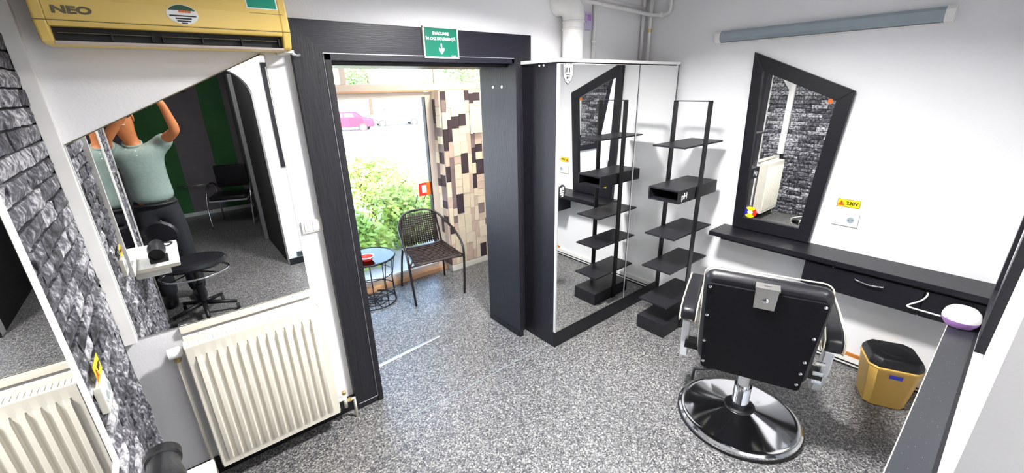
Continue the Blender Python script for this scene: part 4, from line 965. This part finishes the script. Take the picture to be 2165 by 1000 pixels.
# face and hair
hc = Vector((PX-.045, PY+.04, 1.725))
MB().lathe((hc.x-.003, hc.y-.018, hc.z+.012), [(.02, -.07), (.07, -.045), (.090, 0), (.088, .04), (.066, .085), (.02, .108)], 24, sx=.95, sy=1.08).build('hair', 'hair', pe, True)
for s in (1, -1):
    e = MB().lathe((hc.x+s*.032, hc.y+.082, hc.z+.01), [(.004, -.008), (.011, -.003), (.011, .003), (.004, .008)], 14).build('eye', 'sign_white', pe, True)
    MB().lathe((hc.x+s*.032, hc.y+.0905, hc.z+.010), [(.005, 0), (.005, .003)], 12, 'Y').build('pupil', 'ink', e)
    MB().tube([(hc.x+s*.050, hc.y+.080, hc.z+.026), (hc.x+s*.032, hc.y+.092, hc.z+.031), (hc.x+s*.015, hc.y+.092, hc.z+.026)], .004, 6).build('eyebrow', 'hair', pe, True)
    MB().lathe((hc.x+s*.084, hc.y+.0, hc.z-.004), [(.010, -.028), (.016, -.015), (.018, .012), (.010, .03)], 12, sx=.5).build('ear', 'skin', pe, True)
MB().tube([(hc.x, hc.y+.088, hc.z+.012), (hc.x, hc.y+.104, hc.z-.018), (hc.x, hc.y+.092, hc.z-.030)], [.008, .013, .008], 10).build('nose', 'skin', pe, True)
MB().tube([(hc.x-.024, hc.y+.082, hc.z-.052), (hc.x, hc.y+.092, hc.z-.054), (hc.x+.024, hc.y+.082, hc.z-.052)], .005, 8).build('mouth', 'tb', pe, True)
ph = thing('phone', 'dark phone held up in both hands above the mirror line', 'phone', tuple(PHC))
pm = Matrix(((RGT.x, UPV.x, -FWD.x, PHC.x), (RGT.y, UPV.y, -FWD.y, PHC.y), (RGT.z, UPV.z, -FWD.z, PHC.z), (0, 0, 0, 1)))
MB().box(-.079, .079, -.037, .037, -.004, .004, .003).xf(pm).build('case', 'phone', ph)
MB().box(-.076, .076, -.034, .034, .004, .0046).xf(pm).build('screen', 'carglass', ph)
MB().box(.042, .072, -.018, .016, -.0055, -.004, .001).xf(pm).build('lens_bump', 'ink', ph)

# ================================================================== outside
rows = []
for x in (-30, -5, 1, 8, 20, 60):
    rows.append([(x, y, z) for y, z in ((3.95, -.14), (5.2, -.16), (9.0, -.45), (20, -.80), (33, -1.0), (80, -1.3))])
gnd = MB().grid(rows).build('ground_outside', 'asphalt'); struct(gnd, 'pale paved ground outside')
q = gnd.modifiers.new('s', 'SOLIDIFY'); q.thickness = .05; q.offset = -1
def leaf_cloud(name, m, parent, blobs, n, size, seed):
    rnd = random.Random(seed); vs, fs = [], []
    for _ in range(n):
        c, r = rnd.choice(blobs); d = Vector((rnd.gauss(0, 1), rnd.gauss(0, 1), rnd.gauss(0, 1))).normalized()
        p = Vector(c)+Vector((d.x*r[0], d.y*r[1], d.z*r[2]))*(rnd.random()**.33)
        u = Vector((rnd.gauss(0, 1), rnd.gauss(0, 1), rnd.gauss(0, .6))).normalized(); w = u.orthogonal().normalized(); s = size*rnd.uniform(.6, 1.3)
        k = len(vs); vs += [p-u*s, p+w*s*.5+u*.1*s, p+u*s, p-w*s*.5+u*.1*s]; fs.append((k, k+1, k+2, k+3))
    inv = gmat(parent).inverted(); me = bpy.data.meshes.new(name); me.from_pydata([inv @ v for v in vs], [], fs); me.materials.append(M[m])
    o = bpy.data.objects.new(name, me); COL.objects.link(o); o.parent = parent; o['kind'] = 'stuff'; return o
def gz(y): 
    P = ((3.95, -.14), (5.2, -.16), (9.0, -.45), (20, -.80), (33, -1.0), (80, -1.3))
    for (a, za), (b, zb) in zip(P, P[1:]):
        if y <= b: return za+(zb-za)*(y-a)/(b-a)
    return -1.3
def bush(x, y, r, hh, n, seed, label, size=.045):
    t = thing('garden_bush', label, 'bush', (x, y, gz(y)), 0, 'bushes outside the glass door'); rnd = random.Random(seed)
    for k in range(5):
        a = rnd.uniform(0, 6.28); MB().tube([(x, y, gz(y)-.03), (x+.2*r*math.cos(a), y+.2*r*math.sin(a), gz(y)+hh*.4), (x+.6*r*math.cos(a), y+.6*r*math.sin(a), gz(y)+hh*.85)], [.018, .012, .006], 6).build('stem', 'bark', t, True)
    leaf_cloud('foliage', 'leaf', t, [((x+rnd.uniform(-.4, .4)*r, y+rnd.uniform(-.4, .4)*r, gz(y)+hh*rnd.uniform(.25, .8)), (r*.55, r*.55, hh*.32)) for _ in range(7)], n, size, seed)
for a in ((2.25, 5.0, .55, .95, 2600, 1, 'yellow-green bush just behind the wire table outside'),
          (3.15, 5.9, .42, .75, 2000, 2, 'low yellow-green bush left of the mullion outside'),
          (2.45, 6.6, .70, 1.25, 2600, 3, 'taller green bush in the middle of the door glass'),
          (1.55, 4.75, .45, .70, 1600, 4, 'small bush low beside the door jamb outside'),
          (3.3, 8.0, .6, .9, 1600, 5, 'farther bush near the path outside')): bush(*a)
def tree(x, y, hh, r, seed, label):
    t = thing('street_tree', label, 'tree', (x, y, gz(y)), 0, 'trees behind the parked cars'); rnd = random.Random(seed)
    MB().tube([(x, y, gz(y)-.1), (x+.1, y, hh*.4), (x, y, hh*.8)], [.2, .14, .06], 8).build('trunk', 'bark', t, True)
    leaf_cloud('crown', 'treeleaf', t, [((x+rnd.uniform(-.6, .6)*r, y+rnd.uniform(-.5, .5)*r, hh*rnd.uniform(.35, .95)), (r*.5, r*.5, r*.45)) for _ in range(9)], 3500, .16, seed)
for a in ((10.0, 42, 6, 3.0, 11, 'leafy tree behind the red car'), (18.0, 46, 7, 3.2, 12, 'leafy tree behind the white car'), (26.5, 41, 6, 2.8, 13, 'leafy tree right of the white car'), (15.0, 58, 8, 3.6, 14, 'far tree between the two cars')): tree(*a)
def car(x, y, rz, m, label):
    z = gz(y)+.0; t = thing('parked_car', label, 'car', (x, y, z), rz)
    side = [(-2.05, .35), (-2.1, .62), (-2.0, .86), (-1.45, .95), (-.85, 1.38), (.75, 1.42), (1.45, .98), (2.0, .90), (2.1, .60), (2.05, .32)]
    rings = []
    for w, k in ((-.86, .94), (-.80, 1.0), (.80, 1.0), (.86, .94)):
        rings.append([(a*(1 if k == 1 else .985), w*(1 if zz < 1.0 else .82), .34+(zz-.34)*k) for a, zz in side])
    loft(rings).build('body', m, t, 'auto', local=True, bevel=.05)
    for s in (1, -1):
        MB().prism([(-.78, s*.80, 1.0), (-.05, s*.80, 1.0), (-.05, s*.70, 1.34), (-.62, s*.70, 1.34)], (0, s*.03, 0)).build('side_window', 'carglass', t, local=True)
        MB().prism([(.05, s*.80, 1.0), (1.15, s*.80, 1.0), (.72, s*.70, 1.34), (.05, s*.70, 1.34)], (0, s*.03, 0)).build('side_window', 'carglass', t, local=True)
        for wx in (-1.3, 1.3):
            w = MB().lathe((wx, s*.80, .31), [(.20, -.10), (.31, -.09), (.31, .09), (.20, .10)], 24, 'Y').build('wheel', 'rubber', t, 'auto', local=True)
            MB().lathe((wx, s*.905, .31), [(.19, -.01), (.19, .01)], 18, 'Y').build('hubcap', 'alu', w, local=True)
        for ex, nm, mm in ((2.06, 'headlight', 'alu'), (-2.06, 'tail_light', 'red')):
            MB().box(ex-.04, ex+.04, s*.62-.16, s*.62+.16, .68, .80, .02).build(nm, mm, t, local=True)
    MB().prism([(-1.40, -.62, .99), (-1.40, .62, .99), (-.90, .56, 1.36), (-.90, -.56, 1.36)], (-.035, 0, .02)).build('rear_window', 'carglass', t, local=True)
    MB().prism([(1.42, -.62, 1.01), (1.42, .62, 1.01), (.80, .56, 1.38), (.80, -.56, 1.38)], (.035, 0, .02)).build('windscreen', 'carglass', t, local=True)
    MB().box(-2.14, -2.04, -.26, .26, .50, .61, .005).build('number_plate', 'sign_white', t, local=True)
car(10.9, 33.0, math.radians(150), 'carred', 'red car parked outside, left in the door glass')
car(15.6, 34.5, math.radians(165), 'carwhite', 'white car parked outside to the right of the red one')
